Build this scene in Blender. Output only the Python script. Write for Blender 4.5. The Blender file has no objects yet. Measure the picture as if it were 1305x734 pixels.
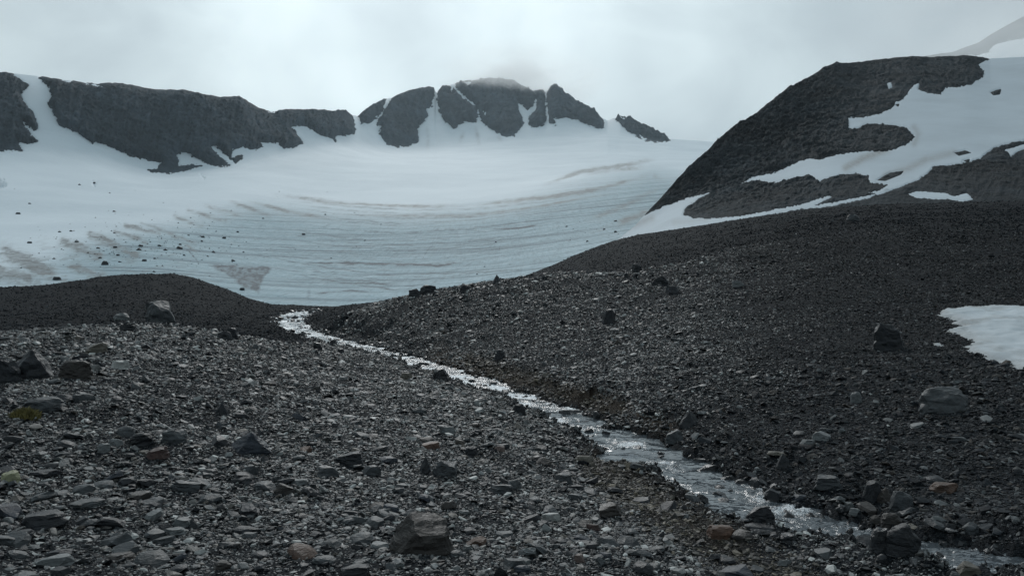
import bpy, bmesh, math, random
import numpy as np

# ------------------------------------------------------------------ camera, world, sun, exposure
SC = bpy.context.scene
COL = SC.collection
F, CX, CY = 1005.0, 652.5, 367.0                  # the photograph's focal length and centre (1305 x 734)
PITCH = math.atan(70.0 / F)
CAMZ = 1.6
cam_data = bpy.data.cameras.new('camera')
cam_data.sensor_fit = 'HORIZONTAL'
cam_data.angle_x = 2 * math.atan(CX / F)
cam_data.clip_start = 0.1
cam_data.clip_end = 30000
cam = bpy.data.objects.new('camera', cam_data)
COL.objects.link(cam)
cam.location = (0, 0, CAMZ)
cam.rotation_euler = (math.pi / 2 + PITCH, 0, 0)
SC.camera = cam

SUN_EL, SUN_AZ = math.radians(38), math.radians(-6)        # ahead of the camera, behind thin cloud
W = bpy.data.worlds.new('World'); SC.world = W; W.use_nodes = True
nt = W.node_tree; nt.nodes.clear()
def N(nt, kind, **kw):
    n = nt.nodes.new(kind)
    for k, v in kw.items():
        if k == 'ins':
            for i, x in v.items(): n.inputs[i].default_value = x
        else: setattr(n, k, v)
    return n
def L(nt, a, b): nt.links.new(a, b)
def ramp(nt, fac, stops, interp='LINEAR'):
    r = nt.nodes.new('ShaderNodeValToRGB'); r.color_ramp.interpolation = interp
    while len(r.color_ramp.elements) < len(stops): r.color_ramp.elements.new(0.5)
    for e, (p, c) in zip(r.color_ramp.elements, stops):
        e.position = p; e.color = (c[0], c[1], c[2], 1) if not isinstance(c, float) else (c, c, c, 1)
    L(nt, fac, r.inputs[0]); return r
def mixc(nt, fac, a, b, mode='MIX'):
    m = nt.nodes.new('ShaderNodeMix'); m.data_type = 'RGBA'; m.blend_type = mode
    for i, x in ((0, fac), (6, a), (7, b)):
        if hasattr(x, 'links') or hasattr(x, 'is_output'): L(nt, x, m.inputs[i])
        else: m.inputs[i].default_value = x if i == 0 or len(x) == 4 else (*x, 1)
    return m.outputs[2]
def math_(nt, op, a, b=None, c=None, clamp=False):
    m = nt.nodes.new('ShaderNodeMath'); m.operation = op; m.use_clamp = clamp
    for i, x in enumerate((a, b, c)):
        if x is None: continue
        if hasattr(x, 'is_output'): L(nt, x, m.inputs[i])
        else: m.inputs[i].default_value = x
    return m.outputs[0]
def noise(nt, vec, scale, detail=4, rough=0.55, dist=0.0):
    n = nt.nodes.new('ShaderNodeTexNoise'); n.inputs['Scale'].default_value = scale
    n.inputs['Detail'].default_value = detail; n.inputs['Roughness'].default_value = rough
    n.inputs['Distortion'].default_value = dist
    if vec is not None: L(nt, vec, n.inputs['Vector'])
    return n.outputs['Fac']
def mapping(nt, vec, scale=(1, 1, 1), rot=(0, 0, 0), loc=(0, 0, 0)):
    m = nt.nodes.new('ShaderNodeMapping'); m.inputs['Scale'].default_value = scale
    m.inputs['Rotation'].default_value = rot; m.inputs['Location'].default_value = loc
    L(nt, vec, m.inputs['Vector']); return m.outputs[0]

sky = N(nt, 'ShaderNodeTexSky', sky_type='NISHITA', sun_disc=False)
sky.sun_elevation = SUN_EL; sky.sun_rotation = SUN_AZ
tc = N(nt, 'ShaderNodeTexCoord')
cl1 = noise(nt, mapping(nt, tc.outputs['Generated'], (1, 1, 1), (0.2, 0.1, 0.4), (.35, .2, 0)), 2.0, 3, 0.5, 0.5)
cl2 = noise(nt, mapping(nt, tc.outputs['Generated'], (1, 1, 1.4), (0.1, 0.5, 1.1)), 5.0, 5, 0.5, 0.6)
clm = math_(nt, 'ADD', math_(nt, 'MULTIPLY', cl1, 0.65), math_(nt, 'MULTIPLY', cl2, 0.35))
cloud_col = ramp(nt, clm, [(0.36, (4.4, 5.15, 5.6)), (0.46, (5.2, 6.1, 6.5)), (0.54, (6.3, 7.35, 7.7)), (0.66, (7.9, 9.1, 9.4))])
dt = nt.nodes.new('ShaderNodeVectorMath'); dt.operation = 'DOT_PRODUCT'; L(nt, tc.outputs['Generated'], dt.inputs[0])
dt.inputs[1].default_value = (math.sin(SUN_AZ) * math.cos(SUN_EL), math.cos(SUN_AZ) * math.cos(SUN_EL), math.sin(SUN_EL))
glow = math_(nt, 'MULTIPLY_ADD', math_(nt, 'POWER', math_(nt, 'MAXIMUM', dt.outputs['Value'], 0.0), 10.0), .88, .765)    # thin overcast is brighter round the sun
gl = nt.nodes.new('ShaderNodeVectorMath'); gl.operation = 'SCALE'; L(nt, cloud_col.outputs[0], gl.inputs[0]); L(nt, glow, gl.inputs['Scale'])
skyc = mixc(nt, 0.94, sky.outputs[0], gl.outputs[0])
bg = N(nt, 'ShaderNodeBackground', ins={'Strength': 0.1})
L(nt, skyc, bg.inputs['Color'])
wo = N(nt, 'ShaderNodeOutputWorld'); L(nt, bg.outputs[0], wo.inputs[0])

sd = bpy.data.lights.new('sun', 'SUN'); sd.energy = 1.3; sd.angle = math.radians(16); sd.color = (1.0, 0.99, 0.975)
sun = bpy.data.objects.new('sun', sd); COL.objects.link(sun)
sun.rotation_euler = (math.pi / 2 - SUN_EL, 0, math.pi - SUN_AZ)   # set exactly below from the direction
from mathutils import Vector
sdir = Vector((math.sin(SUN_AZ) * math.cos(SUN_EL), math.cos(SUN_AZ) * math.cos(SUN_EL), math.sin(SUN_EL)))
sun.rotation_euler = (-sdir).to_track_quat('-Z', 'Y').to_euler()

SC.view_settings.view_transform = 'Standard'; SC.view_settings.look = 'None'
SC.view_settings.exposure = 0.0; SC.view_settings.gamma = 1.0; SC.view_settings.use_curve_mapping = False
SC.cycles.max_bounces = 14; SC.cycles.diffuse_bounces = 3; SC.cycles.glossy_bounces = 2
SC.cycles.volume_bounces = 12; SC.cycles.use_denoising = True

# ------------------------------------------------------------------ numbers: noise, polygons, photo rays
random.seed(7); RNG = np.random.default_rng(7)
def _hash(ix, iy, iz, seed):
    h = (ix * np.uint32(0x8da6b343)) ^ (iy * np.uint32(0xd8163841)) ^ (iz * np.uint32(0xcb1ab31f)) ^ np.uint32(seed * 2654435 + 17)
    h ^= h >> np.uint32(13); h *= np.uint32(0x5bd1e995); h ^= h >> np.uint32(15); h *= np.uint32(0x27d4eb2d); h ^= h >> np.uint32(16)
    return h
def gnoise(x, y, z, seed=0):
    x = np.asarray(x, np.float64); y = np.asarray(y, np.float64); z = np.asarray(z, np.float64)
    x, y, z = np.broadcast_arrays(x, y, z)
    fx, fy, fz = np.floor(x), np.floor(y), np.floor(z)
    tx, ty, tz = x - fx, y - fy, z - fz
    ix = fx.astype(np.int64).astype(np.uint32); iy = fy.astype(np.int64).astype(np.uint32); iz = fz.astype(np.int64).astype(np.uint32)
    ux, uy, uz = (t * t * t * (t * (t * 6 - 15) + 10) for t in (tx, ty, tz))
    out = 0
    for a in (0, 1):
        for b in (0, 1):
            for c in (0, 1):
                h = _hash(ix + np.uint32(a), iy + np.uint32(b), iz + np.uint32(c), seed)
                gx = (h & np.uint32(1023)) / 511.5 - 1; gy = ((h >> np.uint32(10)) & np.uint32(1023)) / 511.5 - 1
                gz = ((h >> np.uint32(20)) & np.uint32(1023)) / 511.5 - 1
                w = (ux if a else 1 - ux) * (uy if b else 1 - uy) * (uz if c else 1 - uz)
                out = out + w * (gx * (tx - a) + gy * (ty - b) + gz * (tz - c))
    return out
def fbm(x, y, z, octs=4, seed=0, gain=0.5, ridged=False):
    s, a, f = 0, 1.0, 1.0
    for o in range(octs):
        n = gnoise(x * f + o * 7.3, y * f + o * 3.1, z * f + o * 5.7, seed + o)
        s = s + a * ((0.35 - np.abs(n)) * 2 if ridged else n); a *= gain; f *= 2.03
    return s
def smooth(e0, e1, x):
    t = np.clip((x - e0) / (e1 - e0), 0, 1); return t * t * (3 - 2 * t)
def pseg(px, py, ax, ay, bx, by):
    dx, dy = bx - ax, by - ay
    t = np.clip(((px - ax) * dx + (py - ay) * dy) / (dx * dx + dy * dy + 1e-12), 0, 1)
    return np.hypot(px - ax - t * dx, py - ay - t * dy)
def poly_sdf(px, py, poly, reach=40):
    """Signed distance, positive inside; points far from the polygon's box are given -reach."""
    poly = np.asarray(poly, float)
    out = np.full(px.shape, -float(reach))
    x0, y0 = poly.min(0) - reach; x1, y1 = poly.max(0) + reach
    m = (px > x0) & (px < x1) & (py > y0) & (py < y1)
    X, Y = px[m], py[m]
    if X.size == 0: return out
    d = np.full(X.shape, 1e9); ins = np.zeros(X.shape, bool)
    for (ax, ay), (bx, by) in zip(poly, np.roll(poly, -1, 0)):
        d = np.minimum(d, pseg(X, Y, ax, ay, bx, by))
        c = ((ay > Y) != (by > Y)) & (X < (bx - ax) * (Y - ay) / (by - ay + 1e-12) + ax)
        ins ^= c
    out[m] = np.where(ins, d, -d)
    return out
def along(px, pts):
    """1 along a line's middle, fading to 0 at both its ends"""
    a, b = min(p[0] for p in pts), max(p[0] for p in pts); e = max(4.0, .28 * (b - a)); return smooth(a - 3, a + e, px) * smooth(b + 3, b - e, px)
def line_dist(px, py, pts):
    d = np.full(np.shape(px), 1e9)
    for (ax, ay), (bx, by) in zip(pts[:-1], pts[1:]): d = np.minimum(d, pseg(px, py, ax, ay, bx, by))
    return d
CP, SP = math.cos(PITCH), math.sin(PITCH)
def P(u, v, r):
    """The point at horizontal distance r that the photograph shows at (u, v)."""
    xc = (np.asarray(u, float) - CX) / F; yc = (CY - np.asarray(v, float)) / F
    dx, dy, dz = xc, CP - yc * SP, SP + yc * CP
    h = np.hypot(dx, dy)
    return dx / h * r, dy / h * r, CAMZ + dz / h * r
def proj(x, y, z):
    z = z - CAMZ; d = y * CP + z * SP
    return CX + F * x / d, CY - F * (z * CP - y * SP) / d

# ------------------------------------------------------------------ object helpers
def mesh_np(name, co, faces, mat=None, attrs=None, smooth_=True):
    co = np.ascontiguousarray(co, np.float32); faces = np.ascontiguousarray(faces, np.int32)
    me = bpy.data.meshes.new(name); nv, nf, k = len(co), len(faces), faces.shape[1]
    me.vertices.add(nv); me.vertices.foreach_set('co', co.ravel())
    me.loops.add(nf * k); me.loops.foreach_set('vertex_index', faces.ravel())
    me.polygons.add(nf); me.polygons.foreach_set('loop_start', np.arange(0, nf * k, k, dtype=np.int32))
    me.polygons.foreach_set('use_smooth', np.full(nf, smooth_, bool))
    for an, av in (attrs or {}).items():
        a = me.attributes.new(an, 'FLOAT', 'POINT'); a.data.foreach_set('value', np.ascontiguousarray(av, np.float32).ravel())
    me.update(calc_edges=True); me.validate()
    if mat: me.materials.append(mat)
    return me
def link(name, me, parent=None):
    o = bpy.data.objects.new(name, me); COL.objects.link(o)
    if parent: o.parent = parent
    return o
def tag(o, label=None, cat=None, group=None, kind=None):
    for k, v in (('label', label), ('category', cat), ('group', group), ('kind', kind)):
        if v: o[k] = v
    return o
def grid_faces(nr, nc, wrap=False):
    i = np.arange(nr - 1)[:, None]; j = np.arange(nc if wrap else nc - 1)[None, :]; j2 = (j + 1) % nc
    return np.stack([i * nc + j, i * nc + j2, (i + 1) * nc + j2, (i + 1) * nc + j], -1).reshape(-1, 4)
def mat_new(name):
    m = bpy.data.materials.new(name); m.use_nodes = True; t = m.node_tree; t.nodes.clear()
    o = t.nodes.new('ShaderNodeOutputMaterial'); b = t.nodes.new('ShaderNodeBsdfPrincipled'); L(t, b.outputs[0], o.inputs[0])
    return m, t, b
def bump(t, b, h, strength, dist):
    n = t.nodes.new('ShaderNodeBump'); n.inputs['Strength'].default_value = strength; n.inputs['Distance'].default_value = dist
    L(t, h, n.inputs['Height']); L(t, n.outputs[0], b.inputs['Normal']); return n

# ------------------------------------------------------------------ materials
def m_stone(name, stops, rough=(0.4, 0.65), rand=True, spec=0.28):
    m, t, b = mat_new(name)
    oi = t.nodes.new('ShaderNodeObjectInfo'); co = t.nodes.new('ShaderNodeTexCoord')
    g = t.nodes.new('ShaderNodeNewGeometry')
    rc = ramp(t, oi.outputs['Random'], stops)
    off = t.nodes.new('ShaderNodeVectorMath'); off.operation = 'ADD'
    L(t, g.outputs['Position'], off.inputs[0]); L(t, oi.outputs['Location'], off.inputs[1])
    n1 = noise(t, off.outputs[0], 9, 5, 0.65); n2 = noise(t, mapping(t, off.outputs[0], (6, 6, 40), (0.25, 0.3, 0)), 3.0, 4, 0.6)
    n3 = noise(t, off.outputs[0], 70, 3, 0.7)
    shade = math_(t, 'MULTIPLY_ADD', n1, 1.0, math_(t, 'MULTIPLY', n2, 0.7))
    sh = ramp(t, shade, [(0.45, 0.55), (0.85, 1.0), (1.25, 1.5)])
    sh.color_ramp.elements[2].position = 1.0
    c = mixc(t, 1.0, rc.outputs[0], sh.outputs[0], 'MULTIPLY')
    L(t, c, b.inputs['Base Color'])
    rr = ramp(t, n1, [(0.3, rough[0]), (0.7, rough[1])]); L(t, rr.outputs[0], b.inputs['Roughness'])
    b.inputs['Specular IOR Level'].default_value = spec
    hh = math_(t, 'ADD', math_(t, 'MULTIPLY', n2, 0.6), math_(t, 'MULTIPLY', n3, 0.35))
    bump(t, b, hh, 0.6, 0.02)
    return m
GREYS = [(0.0, (.005, .0065, .0085)), (.30, (.012, .015, .0185)), (.48, (.046, .051, .055)), (.70, (.106, .113, .115)),
         (.80, (.078, .069, .06)), (.90, (.17, .184, .187)), (1.0, (.36, .375, .365))]
M_STONE = m_stone('slate_stone', GREYS)
M_FAR = m_stone('far_stone', [(0.0, (.006, .0085, .0115)), (.5, (.0095, .013, .017)), (.9, (.016, .021, .0265)), (1.0, (.045, .053, .06))], (.8, .95), spec=.06)
M_WET = m_stone('wet_stream_stone', [(0.0, (.006, .0075, .009)), (.7, (.013, .016, .019)), (1.0, (.03, .033, .036))], (.25, .5), spec=.4)
M_BANK = m_stone('stained_bank_stone', [(0.0, (.008, .009, .009)), (.35, (.02, .02, .018)), (.65, (.045, .043, .036)), (.85, (.075, .066, .048)), (1.0, (.15, .13, .10))], spec=.2)
M_RIGHT_SHADED = m_stone('shaded_slope_stone', [(0.0, (.005, .0068, .009)), (.45, (.013, .016, .0195)), (.72, (.030, .035, .040)), (.86, (.042, .037, .033)), (.93, (.07, .077, .08)), (1.0, (.14, .15, .154))], (.55, .8), spec=.14)  # stone colours darkened to carry the cloud shade on the right-hand slope
TONES = {
    'dark': m_stone('dark_slate', [(0, (.009, .011, .0135)), (1, (.017, .020, .024))]),
    'blue': m_stone('blue_grey_slate', [(0, (.014, .019, .027)), (1, (.02, .026, .035))]),
    'grey': m_stone('grey_slate', [(0, (.028, .033, .037)), (1, (.048, .054, .058))]),
    'pale': m_stone('pale_stone', [(0, (.07, .078, .081)), (1, (.11, .12, .123))]),
    'white': m_stone('white_stone', [(0, (.22, .23, .225)), (1, (.30, .305, .295))]),
    'brown': m_stone('brown_slate', [(0, (.019, .0175, .0165)), (1, (.029, .026, .024))]),
    'rust': m_stone('rusty_stone', [(0, (.055, .034, .025)), (1, (.075, .043, .030))]),
    'red': m_stone('reddish_stone', [(0, (.038, .024, .022)), (1, (.05, .03, .027))]),
    'pink': m_stone('pinkish_stone', [(0, (.11, .085, .077)), (1, (.14, .105, .095))]),
    'tan': m_stone('tan_stone', [(0, (.07, .065, .054)), (1, (.095, .087, .072))]),
    'yellow': m_stone('yellowish_stone', [(0, (.17, .175, .105)), (1, (.21, .215, .135))]),
    'wet': m_stone('wet_black_stone', [(0, (.010, .012, .015)), (1, (.017, .019, .022))], (0.2, 0.45)),
}
def m_ground():
    m, t, b = mat_new('gravel')
    g = t.nodes.new('ShaderNodeNewGeometry'); p = g.outputs['Position']
    hs = []; c = None
    for sc, w in ((62, 1.0), (27, 1.0), (11, .8)):
        v = t.nodes.new('ShaderNodeTexVoronoi'); v.inputs['Scale'].default_value = sc; v.inputs['Randomness'].default_value = 1
        L(t, mapping(t, p, (1, 1, 1.6)), v.inputs['Vector'])
        sep = t.nodes.new('ShaderNodeSeparateColor'); L(t, v.outputs['Color'], sep.inputs[0])
        hs.append((sep.outputs[0], v.outputs['Distance'], w))
    cc = [ramp(t, h[0], [(0, (.004, .0053, .007)), (.45, (.009, .0118, .015)), (.85, (.019, .0235, .028)), (1, (.055, .062, .066))]).outputs[0] for h in hs]
    col = mixc(t, 0.5, cc[0], cc[1]); col = mixc(t, 0.35, col, cc[2])
    big = noise(t, p, 0.35, 4, 0.6)
    bw = ramp(t, big, [(0.35, (.75, .77, .8)), (.6, (1.0, 1.0, 1.0)), (.75, (1.06, 1.03, 1.0))])
    col = mixc(t, 1.0, col, bw.outputs[0], 'MULTIPLY')
    at = t.nodes.new('ShaderNodeAttribute'); at.attribute_name = 'silt'
    nz = noise(t, p, 3.0, 4, .6)
    col = mixc(t, math_(t, 'MULTIPLY', at.outputs['Fac'], nz, clamp=True), col, (.075, .055, .036))
    af = t.nodes.new('ShaderNodeAttribute'); af.attribute_name = 'dark_zone'
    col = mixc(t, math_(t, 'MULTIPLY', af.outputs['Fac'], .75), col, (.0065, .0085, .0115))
    L(t, col, b.inputs['Base Color']); b.inputs['Roughness'].default_value = 0.9
    b.inputs['Specular IOR Level'].default_value = 0.1
    h = math_(t, 'ADD', math_(t, 'MULTIPLY', hs[0][1], -0.5), math_(t, 'MULTIPLY', hs[1][1], -1.0))
    h = math_(t, 'ADD', h, math_(t, 'MULTIPLY', hs[1][0], 0.6))
    h = math_(t, 'ADD', h, math_(t, 'MULTIPLY', hs[2][0], 1.3))
    bump(t, b, h, 0.9, 0.03)
    return m
M_GROUND = m_ground()
def m_rock(name, base, sc, dist):
    m, t, b = mat_new(name)
    g = t.nodes.new('ShaderNodeNewGeometry'); p = g.outputs['Position']
    n1 = noise(t, p, 0.016 * sc, 6, 0.6); n2 = noise(t, mapping(t, p, (1, .25, .22), (0, .35, 0)), .11 * sc, 6, .68, .3)
    n3 = noise(t, p, .6 * sc, 5, .75); n4 = noise(t, mapping(t, p, (.3, .3, 1.6), (.25, .3, 0)), .12 * sc, 5, .7)
    mixf = math_(t, 'ADD', math_(t, 'MULTIPLY', n1, .4), math_(t, 'ADD', math_(t, 'MULTIPLY', n2, .3), math_(t, 'ADD', math_(t, 'MULTIPLY', n3, .15), math_(t, 'MULTIPLY', n4, .15))))
    c = ramp(t, mixf, [(.40, tuple(x * .5 for x in base)), (.5, base), (.58, tuple(x * 1.7 for x in base)), (.66, tuple(x * 2.8 for x in base))])
    warm = ramp(t, noise(t, p, .012 * sc, 3, .5), [(.5, (1, 1, 1)), (.7, (1.12, .99, .92))])
    L(t, mixc(t, 1.0, c.outputs[0], warm.outputs[0], 'MULTIPLY'), b.inputs['Base Color'])
    b.inputs['Roughness'].default_value = .9; b.inputs['Specular IOR Level'].default_value = .2
    bump(t, b, math_(t, 'ADD', math_(t, 'MULTIPLY', n2, .7), math_(t, 'ADD', math_(t, 'MULTIPLY', n3, .35), math_(t, 'MULTIPLY', n4, .35))), .8, dist)
    return m
M_RIDGE = m_rock('ridge_rock', (.033, .044, .056), 1.0, 4.0)
M_PEAK = m_rock('peak_rock', (.036, .048, .061), .8, 7)
M_MOUNT = m_rock('mountain_rock', (.020, .026, .031), 2.4, 2.2)
M_FARRIDGE = m_rock('misty_rock', (.16, .15, .145), .5, 10)
def m_snow(name, base=(.47, .535, .585), sc=1.0):
    m, t, b = mat_new(name)
    g = t.nodes.new('ShaderNodeNewGeometry'); p = g.outputs['Position']
    n1 = noise(t, p, .06 * sc, 5, .6); n2 = noise(t, p, 1.2 * sc, 4, .6)
    c = ramp(t, n1, [(.35, tuple(x * .90 for x in base)), (.6, base)])
    at = t.nodes.new('ShaderNodeAttribute'); at.attribute_name = 'dirt'
    f = math_(t, 'MULTIPLY', at.outputs['Fac'], math_(t, 'MULTIPLY_ADD', n2, 1.5, -.1), clamp=True)
    c = mixc(t, f, c.outputs[0], (.20, .175, .15))
    L(t, c, b.inputs['Base Color']); b.inputs['Roughness'].default_value = .8; b.inputs['Specular IOR Level'].default_value = .2
    bump(t, b, math_(t, 'ADD', n1, math_(t, 'MULTIPLY', n2, .12)), .35, 1.0 / sc)
    return m
M_SNOW = m_snow('snow')
M_NEARSNOW = m_snow('old_snow', (.48, .53, .565), 20)
def m_glacier():
    m, t, b = mat_new('glacier_ice')
    g = t.nodes.new('ShaderNodeNewGeometry'); p = g.outputs['Position']
    A = lambda n: (lambda a: (setattr(a, 'attribute_name', n), a.outputs['Fac'])[1])(t.nodes.new('ShaderNodeAttribute'))
    dirt, ice, tri = A('dirt'), A('ice'), A('debris')
    n1 = noise(t, p, .012, 5, .6); n2 = noise(t, p, .12, 6, .65); n3 = noise(t, p, .7, 4, .7)
    lay = noise(t, mapping(t, p, (.006, .006, .62), (.015, .0, 0)), 1.0, 5, .62, .15)       # strata along the contours
    lay2 = noise(t, mapping(t, p, (.02, .02, 1.9)), 1.0, 4, .6, .1)
    crk = noise(t, mapping(t, p, (.28, .05, .05), (0, 0, .35)), 1.0, 4, .7, .4)              # shallow runnels down the ice
    snow = ramp(t, n1, [(.3, (.515, .592, .645)), (.6, (.595, .67, .72))]).outputs[0]
    icec = ramp(t, n2, [(.3, (.20, .31, .36)), (.5, (.27, .39, .445)), (.7, (.37, .485, .54))]).outputs[0]
    l1 = ramp(t, lay, [(.36, .0), (.44, .7), (.52, 1.0)]).outputs[0]
    l2 = ramp(t, lay2, [(.30, .55), (.45, 1.0)]).outputs[0]
    l3 = ramp(t, crk, [(.28, .55), (.42, 1.0)]).outputs[0]
    dark = mixc(t, l1, (.24, .31, .345), (1, 1, 1))
    icec = mixc(t, .8, icec, mixc(t, 1.0, icec, dark, 'MULTIPLY'))
    icec = mixc(t, .5, icec, mixc(t, 1.0, icec, l2, 'MULTIPLY'))
    l4 = ramp(t, noise(t, mapping(t, p, (.9, .06, .06), (0, 0, .2)), 1.0, 5, .75, .5), [(.36, .55), (.5, 1.0), (.66, 1.15)]).outputs[0]
    icec = mixc(t, .55, icec, mixc(t, 1.0, icec, l3, 'MULTIPLY'))
    icec = mixc(t, .45, icec, mixc(t, 1.0, icec, l4, 'MULTIPLY'))
    icec = mixc(t, .5, icec, mixc(t, 1.0, icec, ramp(t, n3, [(.3, .5), (.45, 1.0)]).outputs[0], 'MULTIPLY'))
    fi = math_(t, 'MULTIPLY_ADD', math_(t, 'SUBTRACT', n2, .5), .9, ice, clamp=True)
    fi = math_(t, 'MULTIPLY', fi, math_(t, 'MINIMUM', math_(t, 'MULTIPLY', ice, 4.0), 1.0), clamp=True)
    c = mixc(t, fi, snow, icec)
    fd = math_(t, 'MULTIPLY', dirt, math_(t, 'MULTIPLY_ADD', math_(t, 'ADD', math_(t, 'MULTIPLY', n2, .5), math_(t, 'MULTIPLY', n3, .5)), 3.2, -.85), clamp=True)
    c = mixc(t, fd, c, (.15, .158, .158))
    ft = math_(t, 'MULTIPLY', tri, math_(t, 'MULTIPLY_ADD', n3, 2.6, -.2), clamp=True)
    c = mixc(t, ft, c, (.04, .062, .08))
    L(t, c, b.inputs['Base Color'])
    b.inputs['Roughness'].default_value = .75; b.inputs['Specular IOR Level'].default_value = .25
    h = math_(t, 'ADD', math_(t, 'MULTIPLY', n2, .8), math_(t, 'ADD', math_(t, 'MULTIPLY', lay, .8), math_(t, 'MULTIPLY', n3, .2)))
    bump(t, b, math_(t, 'MULTIPLY', h, math_(t, 'MULTIPLY_ADD', ice, .8, .2)), .6, 3.0)
    return m
M_GLACIER = m_glacier()
def m_water():
    m, t, b = mat_new('stream_water')
    g = t.nodes.new('ShaderNodeNewGeometry'); p = g.outputs['Position']
    n1 = noise(t, p, 14, 3, .6, .4); n2 = noise(t, p, 38, 3, .6, .3)
    at = t.nodes.new('ShaderNodeAttribute'); at.attribute_name = 'foam_glint'
    n3 = noise(t, mapping(t, p, (1, 1.5, 1), (0, 0, -.8)), 24, 6, .8, .5)
    n4 = noise(t, mapping(t, p, (1, 1.3, 1), (0, 0, -.8)), 62, 3, .7, .3)
    fo = math_(t, 'MULTIPLY_ADD', at.outputs['Fac'], .24, math_(t, 'ADD', math_(t, 'MULTIPLY', n3, .45), math_(t, 'MULTIPLY', n4, .55)))
    f = ramp(t, fo, [(.66, .0), (.75, 1.0)]).outputs[0]
    c = mixc(t, f, (.06, .072, .082), (.70, .745, .78))  # white flecks: foam, plus the stream's glitter painted into the water colour
    L(t, c, b.inputs['Base Color'])
    L(t, math_(t, 'MULTIPLY_ADD', f, .4, .07), b.inputs['Roughness'])
    b.inputs['IOR'].default_value = 1.33; b.inputs['Specular IOR Level'].default_value = .5
    bn = bump(t, b, math_(t, 'ADD', n1, math_(t, 'MULTIPLY', n2, .4)), .65, .05)
    L(t, math_(t, 'MULTIPLY_ADD', at.outputs['Fac'], .5, .3, clamp=True), bn.inputs['Strength'])
    return m
M_WATER = m_water()

# ------------------------------------------------------------------ the near ground: a height function
CTRL = """
-250 734 5.4;0 734 5.4;300 734 5.4;650 734 5.5;900 734 6.1;1100 734 6.5;1305 734 6.6;1550 734 6.6
-250 600 8.2;0 600 8.2;200 600 8.2;400 600 8.4;-250 500 11.5;0 500 11.5;200 500 11.5;-250 460 15;0 460 15;200 460 14.5
-250 430 20;0 430 20;200 430 19;0 424 25;200 413 24;-250 424 25;400 520 12.5;400 470 18;390 447 24;300 440 19
600 640 7.6;600 560 11;590 510 15.5;600 455 26;600 420 31;600 385 36;600 364 41;480 440 36;480 410 42;480 388 50;540 373 45
700 480 20.5;700 430 26;700 390 32;700 352 40;800 520 15.5;800 470 19;800 420 25;800 380 31;800 346 39
760 640 8.2;850 690 6.9;1000 600 10.3;1000 540 12.8;1000 480 16.5;1000 420 22;1000 360 31;1000 320 42;1000 290 65
1200 640 8.8;1200 580 10.8;1200 520 13.5;1200 460 17.5;1200 400 24.5;1200 340 36;1200 300 52;1200 265 90
1305 640 8.9;1305 580 10.9;1305 520 13.5;1305 460 17.5;1305 400 24.5;1305 340 36;1305 300 52;1305 265 90
1550 640 8.9;1550 580 10.9;1550 520 13.5;1550 460 17.5;1550 400 24.5;1550 340 36;1550 300 52;1550 265 90
-250 372 115;0 370 115;60 368 114;110 360 112;160 353 110;205 350.5 110;240 353.5 110;280 367 109;340 388 108;380 388.5 110;420 391 112;450 388 112
-250 388 80;0 388 80;110 384 78;205 385 76;280 396 78;540 380 118;600 371 120;660 356 122;700 341 125;750 319 128;800 303 130;870 292 130;1000 272 130;1100 263 132;1200 260 135;1305 259 135;1550 259 135
"""
STREAM = [(1620, 800, 5.4, .36), (1450, 762, 6.0, .36), (1305, 722, 6.75, .42), (1180, 702, 7.2, .44), (1080, 685, 7.75, .47), (1000, 662, 8.6, .5), (940, 638, 9.5, .55), (880, 606, 10.9, .62),
          (820, 576, 12.6, .66), (760, 549, 14.4, .6), (700, 521, 17.3, .52), (640, 498, 20.3, .55), (590, 481, 22.8, .62), (530, 461, 27.0, .6), (470, 445, 33.5, .75),
          (420, 433, 42, .95), (385, 421, 52, 1.1), (368, 410, 62, 1.3), (385, 399, 78, 1.5), (400, 394.5, 100, 1.2)]
ctrl = [tuple(map(float, s.split())) for ln in CTRL.strip().splitlines() for s in ln.split(';') if s.strip()]
cpts = [P(*c) for c in ctrl]
sp = [P(u, v, r) for u, v, r, w in STREAM]
cpts += [(x, y, z + .10) for x, y, z in sp]
for a in (-.73, -.36, 0, .36, .73):                                         # round the camera, and hidden ground behind the crests
    for r, z in ((1.2, 0.0), (3.0, 0.0)): cpts.append((math.sin(a) * r, math.cos(a) * r, z - (.1 if a > .3 and r > 2 else 0)))
for u, r, z in ((-250, 40, 2.0), (0, 40, 2.0), (110, 40, 2.05), (200, 40, 2.1), (290, 40, 2.2), (600, 60, 4.3), (660, 60, 4.6), (700, 60, 5.0), (800, 60, 6.2), (540, 70, 4.2),
                (-250, 160, 4), (0, 160, 4), (205, 160, 3), (340, 160, 2), (450, 160, 2), (600, 160, 5),
                (-250, 260, -12), (100, 260, -12), (400, 260, -12), (700, 260, -12), (1000, 260, -8), (1305, 260, -6), (1550, 260, -6)):
    x, y, _ = P(u, 437, r); cpts.append((x, y, z))
for u, v in ((660, 356), (700, 341), (750, 319), (800, 303), (870, 292), (1000, 272), (1100, 263), (1200, 260), (1305, 259), (1550, 259)):
    for r, dv in ((112, 3), (146, 8), (165, 40)): cpts.append(P(u, v + dv, r))
cpts = np.array(cpts); AZK = 2.2
def lp(x, y): return np.arctan2(x, y) * AZK, np.log(np.maximum(np.hypot(x, y), 1.0))
ca, cl_ = lp(cpts[:, 0], cpts[:, 1])
def tps_k(d2): return d2 * np.log(d2 + 1e-12)
nC = len(cpts)
K = tps_k((ca[:, None] - ca) ** 2 + (cl_[:, None] - cl_) ** 2) + np.eye(nC) * 5e-5
Q = np.stack([np.ones(nC), ca, cl_], 1)
sol = np.linalg.solve(np.block([[K, Q], [Q.T, np.zeros((3, 3))]]), np.concatenate([cpts[:, 2], np.zeros(3)]))
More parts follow.
